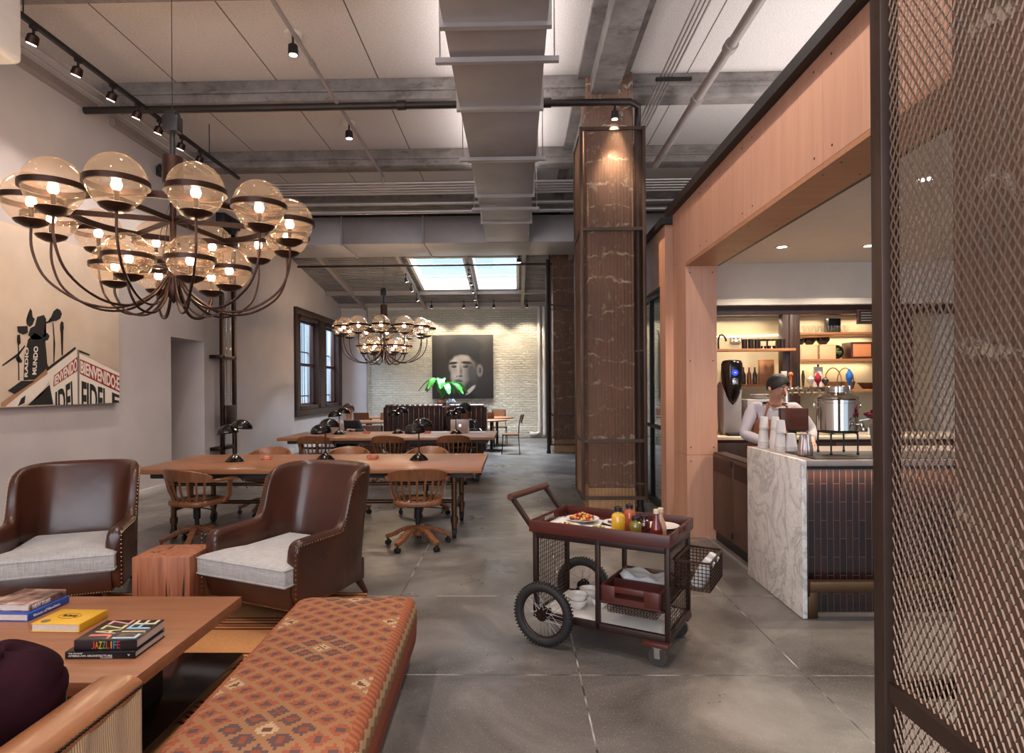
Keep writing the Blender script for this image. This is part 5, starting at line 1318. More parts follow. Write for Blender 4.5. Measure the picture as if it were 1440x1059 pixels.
# ================================================================ bar counter
r = thing('bar_counter', 'bar counter with white marble end panel and brown tiled front', 'counter', (1.9, 4.6, 0))
ox, oy = 1.9, 4.6
def bb(x0, x1, y0, y1, z0, z1, b=0): return (x0 - ox, x1 - ox, y0 - oy, y1 - oy, z0, z1, b)
MB().box(*bb(1.885, 1.917, 4.10, 5.06, .004, 1.05, .003)).build('marble_end_panel', M_['marble'], r)
MB().box(*bb(1.9175, 4.2, 4.10, 5.06, 1.012, 1.05, .002)).build('worktop', M_['counterstone'], r)
MB().box(*bb(1.918, 4.2, 4.235, 4.29, .004, 1.012)).build('tiled_front', M_['tile'], r)
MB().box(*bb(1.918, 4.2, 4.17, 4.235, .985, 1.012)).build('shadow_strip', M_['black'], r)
q = MB(); q.box(*bb(1.925, 4.2, 4.105, 4.165, .175, .245, .003)); q.box(*bb(1.925, 1.99, 4.11, 4.17, .004, .175, .003)); q.box(*bb(3.0, 3.06, 4.11, 4.17, .004, .175, .003)); q.build('foot_rail', M_['brass'], r)
MB().box(*bb(1.915, 1.935, 4.10, 4.27, .15, .26, .002)).build('rail_bracket', M_['bronze'], r)
area('bar_front_led', (3.0, 4.19, .972), (0, 0, 0), 2.1, .02, 5.5, (1, .82, .62))
tag(MB().box(1.99, 3.2, 4.14, 4.60, 1.0505, 1.057, .002).build('bar_mat', M_['blackmat']), 'flat black rubber bar mat on the counter', 'mat')
# low vented cabinet beside the marble
r = thing('vented_cabinet', 'low dark cabinet with louvred doors between the plywood post and the marble', 'cabinet', (1.98, 5.66, 0))
MB().box(.012, .13, -.57, .58, .10, .88).build('carcass', M_['darkwood_v'], r)
MB().box(.03, .13, -.57, .58, .004, .10).build('plinth', M_['black'], r)
for a, b_ in ((-.565, -.005), (.005, .575)):
    d = MB().box(0, .012, a, b_, .105, .865, .002).build('door', plain('bronze_door_sheet', S(92, 66, 52), .45, .4, .12, 5), r)
    q = MB()
    for k in range(9): q.box(-.004, .001, a + .03, b_ - .03, .70 + k * .016, .708 + k * .016)
    q.build('louvre', M_['bronze'], d)
    for z in (.14, .80): MB().box(-.012, .0, a + .01, a + .04, z, z + .05, .003).build('hinge', M_['black'], d)
slab('trim_bar_threshold', [(1.93, 1.95, 5.06, 6.30, 0, .012)], M_['conduit'], 'thin metal threshold strip at the bar')
# back counter, frame and shelves
r = thing('back_counter', 'long pale back counter under the bar shelves', 'counter', (3.5, 7.05, 0))
MB().box(-1.4, 2.6, -.33, .30, .955, .99, .004).build('worktop', plain('pale_stone', S(206, 190, 168), .3, 0, .06), r)
MB().box(-1.4, 2.6, -.29, .30, .1, .955).build('carcass', M_['darkwood'], r)
q = MB()
for k in range(9): q.box(-1.35 + k * .44, -.95 + k * .44, -.305, -.29, .14, .92, .003)
q.build('door_fronts', M_['darkwood_v'], r)
q = MB(); q.box(2.06, 5.6, 7.36, 7.48, 2.385, 2.488, .004)
for a, b_ in ((2.06, 2.32), (3.17, 3.375), (4.50, 4.7)): q.box(a, b_, 7.36, 7.48, .99, 2.385, .004)
q.box(3.245, 3.30, 7.345, 7.36, .99, 2.385, .003).box(2.06, 5.6, 7.35, 7.36, 2.455, 2.488)
struct(q.build('trim_bar_frame', M_['darkwood_v']), 'dark mahogany frame of the bar display')
for i, (a, b_) in enumerate(((2.05, 3.30), (3.301, 5.2))):
    slab('wall_display_%s' % ('mirror', 'niche')[i], [(a, b_, 7.78, 7.82, .99, 2.40)], plain('warm_niche_back_%d' % i, S(196, 180, 148), .35, 0, .04, 3), 'warm cream back panel of the bar display')
tag(MB().tube([(2.06 + 1.23 * k / 12, 7.765, 2.16 + .03 * (k / 12 - .5) ** 2 * 2) for k in range(13)], .006, 8).build('led_strip', M_['led']), 'glowing curved strip light in the bar display', 'light strip')  # the LED line mirrored in the panel is built as a glowing tube
r = thing('glowing_sign', 'small white glowing letter sign above the tins', 'sign', (2.76, 7.76, 2.118))  # a sign mirrored in the panel, built as glowing letters
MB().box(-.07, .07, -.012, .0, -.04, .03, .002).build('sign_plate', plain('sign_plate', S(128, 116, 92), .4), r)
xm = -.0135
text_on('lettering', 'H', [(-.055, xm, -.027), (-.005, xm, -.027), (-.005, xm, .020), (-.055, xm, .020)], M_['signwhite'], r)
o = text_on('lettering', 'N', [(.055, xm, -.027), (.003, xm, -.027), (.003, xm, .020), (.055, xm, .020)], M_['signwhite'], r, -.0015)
area('display_light', (2.75, 7.62, 2.36), (0, 0, 0), .75, .06, 2.2, (1, .83, .6))
area('niche_light', (3.9, 7.66, 2.36), (0, 0, 0), 1.0, .06, 2.4, (1, .83, .6))
area('niche_light_low', (3.9, 7.70, 2.135), (0, 0, 0), 1.0, .04, 2.0, (1, .8, .55))
area('niche_light_lowest', (3.9, 7.70, 1.815), (0, 0, 0), 1.0, .04, 2.0, (1, .8, .55))
def shelf(lb, x0, x1, y0, y1, z): tag(MB().box(x0, x1, y0, y1, z - .03, z, .003).build('display_shelf', M_['shelfwood']), lb, 'shelf')
shelf('warm wooden shelf with dark tins in the bar display', 2.321, 3.255, 7.20, 7.345, 1.975)
shelf('warm wooden shelf behind the barista with a white bag', 2.50, 3.168, 7.50, 7.77, 1.56)
shelf('top wooden shelf with a row of glasses', 3.38, 4.495, 7.42, 7.77, 2.175)
shelf('middle wooden shelf with boxes and bowls', 3.38, 4.495, 7.38, 7.77, 1.855)
shelf('lower wooden shelf with baskets', 3.38, 4.495, 7.38, 7.77, 1.495)
tin = plain('dark_tin', S(48, 34, 30), .35, .5, .1)
for k in range(7):
    r = thing('tin', 'dark lidded tin on the display shelf, %s from the faucet' % ORD[k], 'tin', (2.69 + k * .073, 7.275, 1.975), 0, 'dark tins on the display shelf')
    MB().cyl((0, 0, 0), (0, 0, .095), .033, n=18).build('tin_body', tin, r)
    MB().cyl((0, 0, .095), (0, 0, .112), .034, n=18).build('lid', M_['black'], r)
for k in range(2):
    r = thing('card_holder', ('small pale sign card nearer the faucet on the tin shelf', 'wider pale sign card in front of the tins')[k], 'card', (2.885 + k * .095, 7.215, 1.975))
    MB().box(-.03 - k * .012, .03 + k * .012, -.003, .003, .03, .085, .001).build('card', M_['paleboxwood'], r)
    MB().lathe([(0, 0), (.012, 0), (.004, .008), (.004, .034), (0, .034)], 12).build('stand', M_['porcelain'], r)
q = MB(); q.tube(spline([(0, 0, 0), (0, 0, .12), (.03, 0, .165), (.07, -.01, .14), (.085, -.01, .09)], 5), .011, 10); o = q.build('swan_neck_faucet', M_['blackpipe']); o.location = (2.385, 7.27, 1.975); tag(o, 'black swan-neck faucet at the end of the tin shelf', 'faucet')
# coffee tower with a blue display
r = thing('coffee_tower', 'black and steel drink dispenser with a glowing blue dial', 'dispenser', (2.43, 7.02, .99))
MB().box(-.105, .105, -.08, .12, 0, .60, .02).build('steel_body', M_['galv'], r)
q = MB(); lev = []
for z, w_, d_ in ((.34, .012, .02), (.38, .045, .05), (.44, .075, .07), (.52, .10, .085), (.62, .113, .095), (.72, .118, .10), (.80, .115, .10), (.835, .10, .09), (.845, .06, .05)):
    lev.append([q.bm.verts.new((w_ * math.cos(2 * PI * k / 28), -.06 + d_ * math.sin(2 * PI * k / 28), z)) for k in range(28)])
q.skin(lev); q.build('black_shield', M_['gloss_black'], r, 60)
MB().cyl((0, -.155, .70), (0, -.163, .70), .034, n=22).build('blue_dial', M_['blue'], r)
text_on('lettering', 'HN', [(-.011, -.1645, .694), (.011, -.1645, .694), (.011, -.1645, .706), (-.011, -.1645, .706)], M_['signwhite'], r)
MB().box(-.03, .035, -.165, -.13, .56, .64, .006).build('spout_block', M_['chrome'], r)
MB().box(-.09, .09, -.20, -.08, 0, .03, .006).build('drip_tray', M_['black'], r)
q = MB(); q.box(-.06, .06, -.05, .05, 0, .29, .012); rows = None
o = q.build('paper_bag', M_['linenwhite']); o.location = (2.66, 7.62, 1.56); tag(o, 'bright white paper bag on the shelf beside the dispenser', 'bag')
for k, (x, c) in enumerate(((2.80, (60, 44, 40)), (2.87, (150, 90, 70)), (2.94, (70, 60, 56)))):
    r = thing('spirit_bottle', ('dark bottle beside the white paper bag', 'reddish bottle between two dark bottles', 'grey bottle nearest the mullion')[k], 'bottle', (x, 7.62, 1.56), 0, 'bottles on the low shelf')
    MB().lathe([(0, 0), (.026, 0), (.028, .01), (.028, .12), (.012, .16), (.011, .21), (0, .21)], 18).build('bottle_glass', plain('bottle_tint_%d' % k, S(*c), .15), r)
    MB().cyl((0, 0, .21), (0, 0, .23), .013, n=12).build('cork', M_['paleboxwood'], r)
tag(MB().box(2.98, 3.16, 7.58, 7.62, 1.56, 1.86, .004).build('cutting_board', M_['shelfwood']), 'upright brown board leaning behind the barista', 'board')
r = thing('plate_stack_box', 'stainless box on the back counter under the low shelf', 'box', (2.82, 7.1, .99))
MB().box(-.22, .22, -.14, .16, 0, .40, .012).build('body', M_['galv'], r)
MB().box(-.19, .19, -.147, -.139, .05, .34, .004).build('front_plate', M_['conduit'], r)
for k in range(4):
    o = link('plate', PM, SG); o.location = (2.80, 7.10, 1.39 + k * .012); tag(o, 'white plate in the pile on the stainless box', 'plate', 'plates on the stainless box')
for k in range(9):
    q = MB(); q.lathe([(0, .002), (.026, .002), (.030, .03), (.034, .08), (.0345, .085), (.032, .085), (.028, .03), (.022, .008), (0, .008)], 18)
    if k == 0: TG = _mesh(q, 'tumbler')
    else: q.bm.free()
    o = link('tumbler', TG, M_['clearglass']); o.location = (3.42 + k * .072, 7.50, 2.175); tag(o, 'clear tumbler on the top bar shelf, %s from the mullion' % ORD[k], 'glass', 'tumblers on the top shelf')
for k, (x, w_, lb) in enumerate(((3.50, .105, 'pale wooden box beside the mullion on the middle shelf'), (3.725, .095, 'second pale wooden box on the middle shelf'))):
    r = thing('wooden_box', lb, 'box', (x, 7.52, 1.855), 0, 'pale boxes on the middle shelf')
    MB().box(-w_, w_, -.11, .11, 0, .16, .004).build('box_body', M_['paleboxwood'], r)
    MB().box(-w_ - .003, w_ + .003, -.113, .113, .16, .172, .003).build('lid', M_['paleboxwood'], r)
for k, (x, s_) in enumerate(((3.44, .9), (3.56, 1.0), (3.72, 1.05))):
    o = MB().lathe([(0, 0), (.03, 0), (.04, .01), (.07, .05), (.078, .085), (.072, .085), (.062, .05), (.03, .015), (0, .014)], 24).build('dark_bowl', M_['gloss_black']); o.scale = (s_,) * 3; o.location = (x, 7.52, 2.0275); tag(o, ('small dark bowl on the pale box next to the mullion', 'dark bowl in the middle on the pale boxes', 'largest dark bowl on the second pale box')[k], 'bowl', 'dark bowls on the boxes')
r = thing('wreath_plate', 'dark round tray with green leaves on the middle shelf', 'tray', (3.90, 7.56, 1.857))
MB().lathe([(0, 0), (.085, 0), (.085, .012), (0, .012)], 30, Matrix.Translation((0, 0, .087)) @ Matrix.Rotation(PI / 2, 4, 'X')).build('disc', M_['gloss_black'], r)
q = MB()
for k in range(26):
    a = random.random() * 6.28; q.ball((.05 * math.cos(a) * random.random(), -.02, .087 + .05 * math.sin(a) * random.random()), .011, 6, 4, .6)
o = q.build('leaves', cols[3], r); o['kind'] = 'stuff'
r = thing('framed_box', 'dark box with pale wooden front on the middle shelf', 'box', (4.13, 7.52, 1.855))
MB().box(-.13, .13, -.10, .11, 0, .20, .006).build('box_body', M_['darkwood'], r)
MB().box(-.105, .105, -.108, -.099, .025, .175, .003).build('front_board', plain('orange_wood', S(206, 130, 84), .5), r)
tag(MB().box(3.84, 3.99, 7.62, 7.72, 2.1755, 2.36, .004).build('dark_carton', M_['black']), 'black carton behind the glasses on the top shelf', 'carton')
r = thing('chalkboard', 'small framed black menu board above the shelves', 'menu board', (4.16, 7.34, 2.345))
MB().box(-.13, .13, -.012, .012, -.085, .085, .003).build('board_frame', M_['darkwood'], r)
MB().box(-.115, .115, -.014, -.011, -.07, .07).build('slate', M_['black'], r)
ch = BK('chalk', S(150, 140, 134))
for k in range(4): text_on('lettering', ('TODAY', 'COFFEE', 'TEA', 'JUICE')[k], [(-.09, -.0145, .04 - k * .03), (.05 + .01 * (k % 2), -.0145, .04 - k * .03), (.05 + .01 * (k % 2), -.0145, .055 - k * .03), (-.09, -.0145, .055 - k * .03)], ch, bpy.data.objects[r.name]) if False else MB().box(-.09, .03 + .03 * (k % 3), -.0148, -.0135, .044 - k * .03, .050 - k * .03).build('chalk_line', ch, r)
r = thing('towel_roll', 'white paper roll standing on the lower bar shelf', 'paper roll', (3.66, 7.52, 1.495))
MB().cyl((0, 0, .0), (0, 0, .27), .05, n=24).build('roll', M_['linenwhite'], r); MB().cyl((0, 0, .27), (0, 0, .30), .012, n=10).build('pole', M_['black'], r)
for k, x in enumerate((3.83, 4.04)):
    r = thing('wicker_basket', ('brown wicker basket with hoop handle beside the paper roll', 'second brown wicker basket with taller hoop handle')[k], 'basket', (x, 7.50 + .12 * k, 1.495), 0, 'hoop baskets')
    MB().lathe([(0, 0), (.085, 0), (.105, .08), (.108, .09), (.1, .09), (.08, .012), (0, .012)], 24).build('basket_body', plain('wicker_%d' % k, S(110, 72, 44), .7, 0, .3, 60), r)
    MB().tube([(.1 * math.cos(a), 0, .085 + .17 * math.sin(a)) for a in [PI * j / 16 for j in range(17)]], .007, 8).build('hoop_handle', M_['shelfwood'], r)
o = MB().lathe([(0, 0), (.05, 0), (.11, .07), (.115, .075), (.105, .07), (.05, .012), (0, .012)], 24).build('dark_bowl', M_['darkwood']); o.location = (4.24, 7.50, 1.495); tag(o, 'dark wooden bowl on the lower shelf beyond the baskets', 'bowl')
# tap tower on the back counter
r = thing('tap_tower', 'steel beer tap tower with assorted handles', 'tap tower', (3.25, 6.88, .99))
q = MB(); q.cyl((-.42, 0, .50), (.45, 0, .50), .036, n=18); q.cyl((-.25, 0, 0), (-.25, 0, .50), .036, n=16); q.cyl((.25, 0, 0), (.25, 0, .50), .036, n=16); q.build('pipe_frame', M_['urn'], r)
hc = [((214, 206, 196), .30, 'flat'), ((196, 110, 70), .30, 'ball'), ((28, 24, 24), .30, 'stick'), ((28, 24, 24), .24, 'stick'), ((220, 196, 180), .16, 'bulb'), ((150, 30, 40), .20, 'bulb'), ((60, 36, 30), .14, 'bulb'), ((40, 96, 170), .25, 'bulb')]
for k, (c, h_, ty) in enumerate(hc):
    x = (-.31, -.235, -.16, -.10, -.02, .06, .14, .40)[k]
    q = MB(); q.tube([(x, -.03, .50), (x, -.10, .50), (x, -.12, .44)], .011, 8); q.cyl((x, -.075, .50), (x, -.075, .545), .012, n=8); tp = q.build('tap', M_['urn'], r)
    h_ *= .72; mt = plain('tap_paint_%d' % k, S(*c), .3); q = MB(); b_ = Vector((x, -.075, .545))
    if ty == 'flat': q.cyl(b_, b_ + Vector((0, 0, .11)), .016, .020, 12); q.box(x - .03, x + .03, -.09, -.06, .65, .71, .004)
    elif ty == 'ball': q.cyl(b_, b_ + Vector((0, 0, .11)), .010, .014, 12); q.ball(b_ + Vector((0, 0, .13)), .026, 12, 8)
    elif ty == 'stick': q.tube([b_, b_ + Vector((0, 0, h_ * .6)), b_ + Vector((0, 0, h_))], [.011, .018, .008], 12)
    else: q.lathe([(.010, 0), (.014, h_ * .2), (.034, h_ * .4), (.036, h_ * .7), (.016, h_ * .88), (0.012, h_), (0, h_)], 16, None, True, b_)
    q.build('tap_handle', mt, tp)
# paper cups in four stacks
def cup_mesh(r0, r1, h): return _mesh(MB().lathe([(r1 - .001, 0), (r1 + .002, .001), (r1 + .002, .004), (r1, .005), (r0, h), (0, h)], 22, None, False), 'paper_cup')
C1, C2 = cup_mesh(.030, .042, .10), cup_mesh(.027, .036, .085)
for k, (x, y, n_, nm) in enumerate(((1.975, 4.95, 5, 'far stack at the marble edge'), (2.045, 4.90, 5, 'far stack farther onto the counter'), (1.985, 4.66, 4, 'near stack at the marble edge'), (2.055, 4.64, 4, 'near stack beside the bar mat'))):
    z = 1.0505
    for j in range(n_):
        o = link('paper_cup', C1, M_['papercup']); o.location = (x, y, z + j * .0125); tag(o, 'upturned white paper cup nested in the base of the ' + nm, 'cup', 'white paper cups on the counter')
    z2 = z + (n_ - 1) * .0125 + .1005
    if k != 3:
        for j in range(2):
            o = link('paper_cup', C2, M_['papercup']); o.location = (x + .004, y, z2 + j * .012); tag(o, 'smaller upturned white cup on top of the ' + nm, 'cup', 'white paper cups on the counter')
# fluted metal vase
q = MB(); lev = []
for z, rr in ((0, .044), (.004, .047), (.05, .046), (.10, .037), (.145, .033), (.150, .034)):
    lev.append([q.bm.verts.new(((rr + .003 * math.cos(k * PI / 2)) * math.cos(2 * PI * k / 56), (rr + .003 * math.cos(k * PI / 2)) * math.sin(2 * PI * k / 56), z)) for k in range(56)])
q.skin(lev); o = q.build('fluted_vase', plain('fluted_pewter', S(190, 172, 166), .3, .85, .04), None, 70); o.location = (2.02, 4.34, 1.0575); tag(o, 'fluted pewter vase on the mat at the counter corner', 'vase')
# till screen
r = thing('till_screen', 'brown-backed till screen on the bar counter behind the paper cups', 'screen', (2.21, 4.95, 1.05))
MB().box(-.10, .11, -.012, .012, .14, .31, .006).build('screen', M_['darkwood'], r)  # brownish reflection on the black screen is put into its colour
MB().box(-.11, .12, -.006, .016, .135, .315, .004).build('bezel', M_['black'], r)
q = MB(); q.box(-.025, .03, .012, .03, .02, .2).box(-.09, .10, -.06, .07, 0, .02, .005); q.build('stand', M_['black'], r)
# drinks urn on an iron stand
r = thing('urn_stand', 'black wrought iron stand under the steel urn', 'stand', (2.295, 4.44, 1.0575)); r.scale = (.87, .87, 1)
q = MB(); q.torus((0, 0, .158), .145, .007, n=36); q.torus((0, 0, .158), .10, .005, n=30)
for k in range(2): q.cyl((-.145 * (1 - k), -.145 * k, .158), (.145 * (1 - k), .145 * k, .158), .005, n=8)
q.build('ring', M_['black'], r)
for k in range(4):
    a = PI / 4 + k * PI / 2; d = Vector((math.cos(a), math.sin(a), 0)); q = MB(); q.tube(spline([d * .10 + Vector((0, 0, .158)), d * .138 + Vector((0, 0, .152)), d * .150 + Vector((0, 0, .128)), d * .150 + Vector((0, 0, .012))], 5), .007, 8); q.ball(d * .150 + Vector((0, 0, .011)), .0115, 10, 6); q.build('leg', M_['black'], r)
r = thing('drinks_urn', 'polished steel drinks urn with lid and spigot', 'urn', (2.295, 4.44, 1.2245)); r.scale = (.87, .87, 1)
MB().lathe([(0, 0), (.150, 0), (.155, .005), (.155, .195), (.159, .198), (.159, .215), (.152, .220), (.150, .225), (0, .225)], 48).build('vessel', M_['urn'], r)
MB().lathe([(.160, .2255), (.157, .235), (.10, .264), (.085, .270), (.085, .285), (.088, .287), (.088, .310), (.08, .314), (0, .316)], 40).build('lid', M_['urn'], r)
q = MB()
for s in (-1, 1): q.torus((s * .168, 0, .18), .022, .006, (0, 1, 0), 18, 6)
q.build('carry_ring', M_['urn'], r)
q = MB(); q.tube([(.07, -.155, .05), (.08, -.20, .05)], .012, 10); q.ball((.082, -.205, .05), .018, 12, 8); q.tube([(.082, -.21, .05), (.083, -.225, .035), (.083, -.228, .012)], .010, 8); q.bar((.06, -.205, .078), (.135, -.215, .090), .012, .008); q.build('spigot', M_['chrome'], r)
# flower pot
r = thing('flower_pot', 'zinc pot of dark red flowers at the end of the counter', 'flower pot', (2.545, 4.33, 1.0575))
MB().lathe([(0, 0), (.055, 0), (.058, .006), (.078, .20), (.082, .205), (.078, .212), (.072, .205), (.055, .02), (0, .02)], 24).build('pot', M_['galv'], r)
q = MB()
for k in range(60):
    a = random.random() * 6.28; rr = .10 * math.sqrt(random.random()); q.ball((rr * math.cos(a), rr * math.sin(a), .245 + .07 * random.random() * (1.2 - rr * 8) + .02), random.uniform(.012, .02), 7, 5, .8)
o = q.build('blooms', plain('dark_red_bloom', S(110, 28, 40), .7, 0, .35, 30), r); o['kind'] = 'stuff'
q = MB()
for k in range(16):
    a = random.random() * 6.28; q.tube([(0, 0, .15), (.05 * math.cos(a), .05 * math.sin(a), .25)], .003, 5)
q.build('stems', cols[3], r)
r = thing('napkin_holder', 'small white card stand on the back counter beyond the flowers', 'card', (3.95, 6.9, .99))
MB().box(-.05, .05, -.004, .004, .0, .08, .002).build('card', M_['porcelain'], r); MB().box(-.03, .03, -.02, .02, 0, .008).build('base', M_['black'], r)
# ceiling downlights over the bar
for k, (x, y) in enumerate(((2.8, 6.5), (3.7, 6.5), (2.9, 4.4), (4.2, 4.4))):
    r = thing('bar_downlight', ('round ceiling downlight over the dispenser', 'round ceiling downlight over the beer taps', 'round ceiling downlight above the urn', 'round ceiling downlight above the counter, deeper in the bar')[k], 'downlight', (x, y, 3.0), 0, 'downlights in the bar ceiling')
    q = MB(); q.band((0, 0, -.004), .05, .018, .010, 24); q.build('trim_ring', M_['white'], r)
    MB().cyl((0, 0, -.001), (0, 0, -.003), .048, n=20).build('lens', M_['spotface'], r)
    spot((x, y, 2.98), (0, 0.05, -1), 80, 2.3, None, (1, .86, .68), .05)
# ================================================================ people
def skinned(joints, edges, root, levels=2):
    names = list(joints); idx = {n: i for i, n in enumerate(names)}
    me = bpy.data.meshes.new('sk'); me.from_pydata([joints[n][0] for n in names], [(idx[a], idx[b]) for a, b in edges], []); me.update()
    o = bpy.data.objects.new('sk', me); COL.objects.link(o)
    sk = o.modifiers.new('s', 'SKIN'); sk.use_smooth_shade = True; sk.branch_smoothing = .3
    for n in names:
        d = me.skin_vertices[0].data[idx[n]]; rr = joints[n][1]; d.radius = rr if isinstance(rr, tuple) else (rr, rr); d.use_root = (n == root)
    su = o.modifiers.new('u', 'SUBSURF'); su.levels = levels; su.render_levels = levels
    dg = bpy.context.evaluated_depsgraph_get(); dg.update(); m2 = bpy.data.meshes.new_from_object(o.evaluated_get(dg)); bpy.data.objects.remove(o, do_unlink=True)
    for p in m2.polygons: p.use_smooth = True
    return m2
def person(label, loc, rz, J, skin, hair, shirt, trousers, apron=None, hair_kind='short', group=None):
    """J: key joints in local space, facing -y"""
    r = thing('person', label, 'person', loc, rz, group)
    V = {k: Vector(v) for k, v in J.items()}
    jt = {}; ed = []
    def chain(*ns):
        for a, b in zip(ns, ns[1:]): ed.append((a, b))
    hd = (V['head'] - V['neck']).normalized(); base = V['neck']
    jt['pelvis'] = (V['pelvis'], (.135, .10)); jt['waist'] = (V['pelvis'].lerp(V['chest'], .5), (.125, .092)); jt['chest'] = (V['chest'], (.150, .10)); jt['collar'] = (V['chest'].lerp(base, .7), (.075, .065)); jt['neck'] = (base, .052)
    for k, (f, rr) in enumerate(((.06, .056), (.10, .074), (.155, .083), (.20, .078), (.235, .052))): jt['h%d' % k] = (base + hd * f + Vector((0, -.012 if k in (1, 2) else 0, 0)), rr)
    chain('pelvis', 'waist', 'chest', 'collar', 'neck', 'h0', 'h1', 'h2', 'h3', 'h4')
    sjt = {k: (jt[k][0], tuple(x * 1.10 + .004 for x in (jt[k][1] if isinstance(jt[k][1], tuple) else (jt[k][1],) * 2))) for k in ('pelvis', 'waist', 'chest', 'collar')}
    sed = [('pelvis', 'waist'), ('waist', 'chest'), ('chest', 'collar')]
    tjt = {'pelvis': (V['pelvis'], (.150, .115))}; ted = []
    for s, S_ in ((-1, 'R'), (1, 'L')):
        sh, el, wr = V['sh' + S_], V['el' + S_], V['wr' + S_]
        n = lambda x: x + S_
        jt[n('sh')] = (sh, .058); jt[n('ua')] = (sh.lerp(el, .5), .047); jt[n('el')] = (el, .040); jt[n('fa')] = (el.lerp(wr, .4), .038); jt[n('wr')] = (wr, .026)
        fd = (wr - el).normalized(); side = Vector((0, 0, 1)).cross(fd)
        side = (side.normalized() if side.length > .1 else Vector((1, 0, 0))) * s; dn = Vector((0, 0, -1)) if abs(fd.z) < .8 else Vector((0, -1, 0))
        palm = wr + fd * .06; jt[n('pa')] = (palm, (.034, .018))
        chain('chest', n('sh'), n('ua'), n('el'), n('fa'), n('wr'), n('pa'))
        for k, (sp, ln) in enumerate(((-.027, .060), (-.009, .072), (.009, .068), (.026, .052))):
            b_ = palm + fd * .035 + side * sp; m_ = b_ + fd * ln * .5 + dn * .006; t_ = m_ + (fd * .7 + dn * .7).normalized() * ln * .5
            jt[n('f%da' % k)] = (b_, .0095); jt[n('f%db' % k)] = (m_, .0085); jt[n('f%dc' % k)] = (t_, .0075); chain(n('pa'), n('f%da' % k), n('f%db' % k), n('f%dc' % k))
        t0 = wr + fd * .03 - side * .028; t1 = t0 + (fd - side * .8).normalized() * .035; t2 = t1 + fd * .028 + dn * .008
        jt[n('t0')] = (t0, .011); jt[n('t1')] = (t1, .0095); jt[n('t2')] = (t2, .008); chain(n('wr'), n('t0'), n('t1'), n('t2'))
        hp, kn, an = V['hp' + S_], V['kn' + S_], V['an' + S_]
        jt[n('hp')] = (hp, .085); jt[n('th')] = (hp.lerp(kn, .5), .072); jt[n('kn')] = (kn, .054); jt[n('ca')] = (kn.lerp(an, .4), .052); jt[n('an')] = (an, .034); jt[n('to')] = (an + Vector((0, -.14, -.035)), (.04, .024))
        chain('pelvis', n('hp'), n('th'), n('kn'), n('ca'), n('an'), n('to'))
        for k in ('sh', 'ua', 'el', 'fa'): sjt[n(k)] = (jt[n(k)][0], jt[n(k)][1] * 1.18 + .006)
        sjt[n('cu')] = (el.lerp(wr, .85), .036); sed += [('chest', n('sh')), (n('sh'), n('ua')), (n('ua'), n('el')), (n('el'), n('fa')), (n('fa'), n('cu'))]
        for k in ('hp', 'th', 'kn', 'ca'): tjt[n(k)] = (jt[n(k)][0], jt[n(k)][1] * 1.15 + .006)
        tjt[n('an')] = (kn.lerp(an, .9), .05); ted += [('pelvis', n('hp')), (n('hp'), n('th')), (n('th'), n('kn')), (n('kn'), n('ca')), (n('ca'), n('an'))]
        MB().ball((0, 0, 0), .05, 14, 8, .62, Matrix.Translation(an + Vector((0, -.06, -.045))) @ Matrix.Diagonal((.95, 2.5, 1, 1))).build('shoe', M_['black'], r)
    link('body', skinned(jt, ed, 'pelvis'), skin, r)
    link('shirt', skinned(sjt, sed, 'pelvis'), shirt, r); link('trousers', skinned(tjt, ted, 'pelvis'), trousers, r)
    # face
    c = base + hd * .155 + Vector((0, -.012, 0)); fw = Vector((0, -1, 0)); fw = (fw - hd * fw.dot(hd)).normalized(); rt = fw.cross(hd).normalized()
    if 'look' in J: fw = (Vector(J['look']) - hd * Vector(J['look']).dot(hd)).normalized(); rt = fw.cross(hd).normalized()
    P = lambda a, f, u: c + rt * a + fw * f + hd * u
    MB().tube([P(0, .078, .012), P(0, .098, -.014), P(0, .080, -.022)], [.007, .014, .010], 10).build('nose', skin, r)
    for s in (-1, 1):
        e = MB().ball(P(s * .030, .070, .014), .0125, 10, 8, .8).build('eye', M_['porcelain'], r); MB().ball(P(s * .030, .0795, .014), .0055, 8, 6).build('iris', M_['black'], e)
        MB().tube([P(s * .014, .083, .030), P(s * .032, .082, .034), P(s * .050, .068, .028)], .0035, 6).build('eyebrow', hair, r)
        MB().ball(P(s * .085, .0, .0), .022, 10, 8, 1.3).build('ear', skin, r)
    MB().tube([P(-.024, .070, -.046), P(0, .080, -.045), P(.024, .070, -.046)], .0055, 8).build('mouth', plain('lips', S(150, 84, 74), .5), r)
    q = MB(); rows = []
    Rm = Matrix((rt, -fw, hd)).transposed().to_4x4(); Rm.translation = c
    for j in range(13):
        th = PI * .62 * j / 12; row = []
        for k in range(28):
            a = 2 * PI * k / 28; front = max(0, -math.sin(a)); rr = .097 + (.006 if hair_kind == 'short' else .022) * (1 + .5 * math.sin(k * 5 + j * 3) * (hair_kind == 'curly'))
            t_ = th * (1 - .46 * front)
            row.append(Rm @ Vector((rr * math.sin(t_) * math.cos(a) * .95, rr * math.sin(t_) * math.sin(a), .010 + rr * 1.05 * math.cos(t_))))
        rows.append(row)
    q.grid(rows, wrap=True); o = q.build('hair', hair, r, 80); sm = o.modifiers.new('t', 'SOLIDIFY'); sm.thickness = .012
    if hair_kind == 'bun': MB().ball(P(0, -.075, .075), .042, 14, 10).build('hair_bun', hair, o)
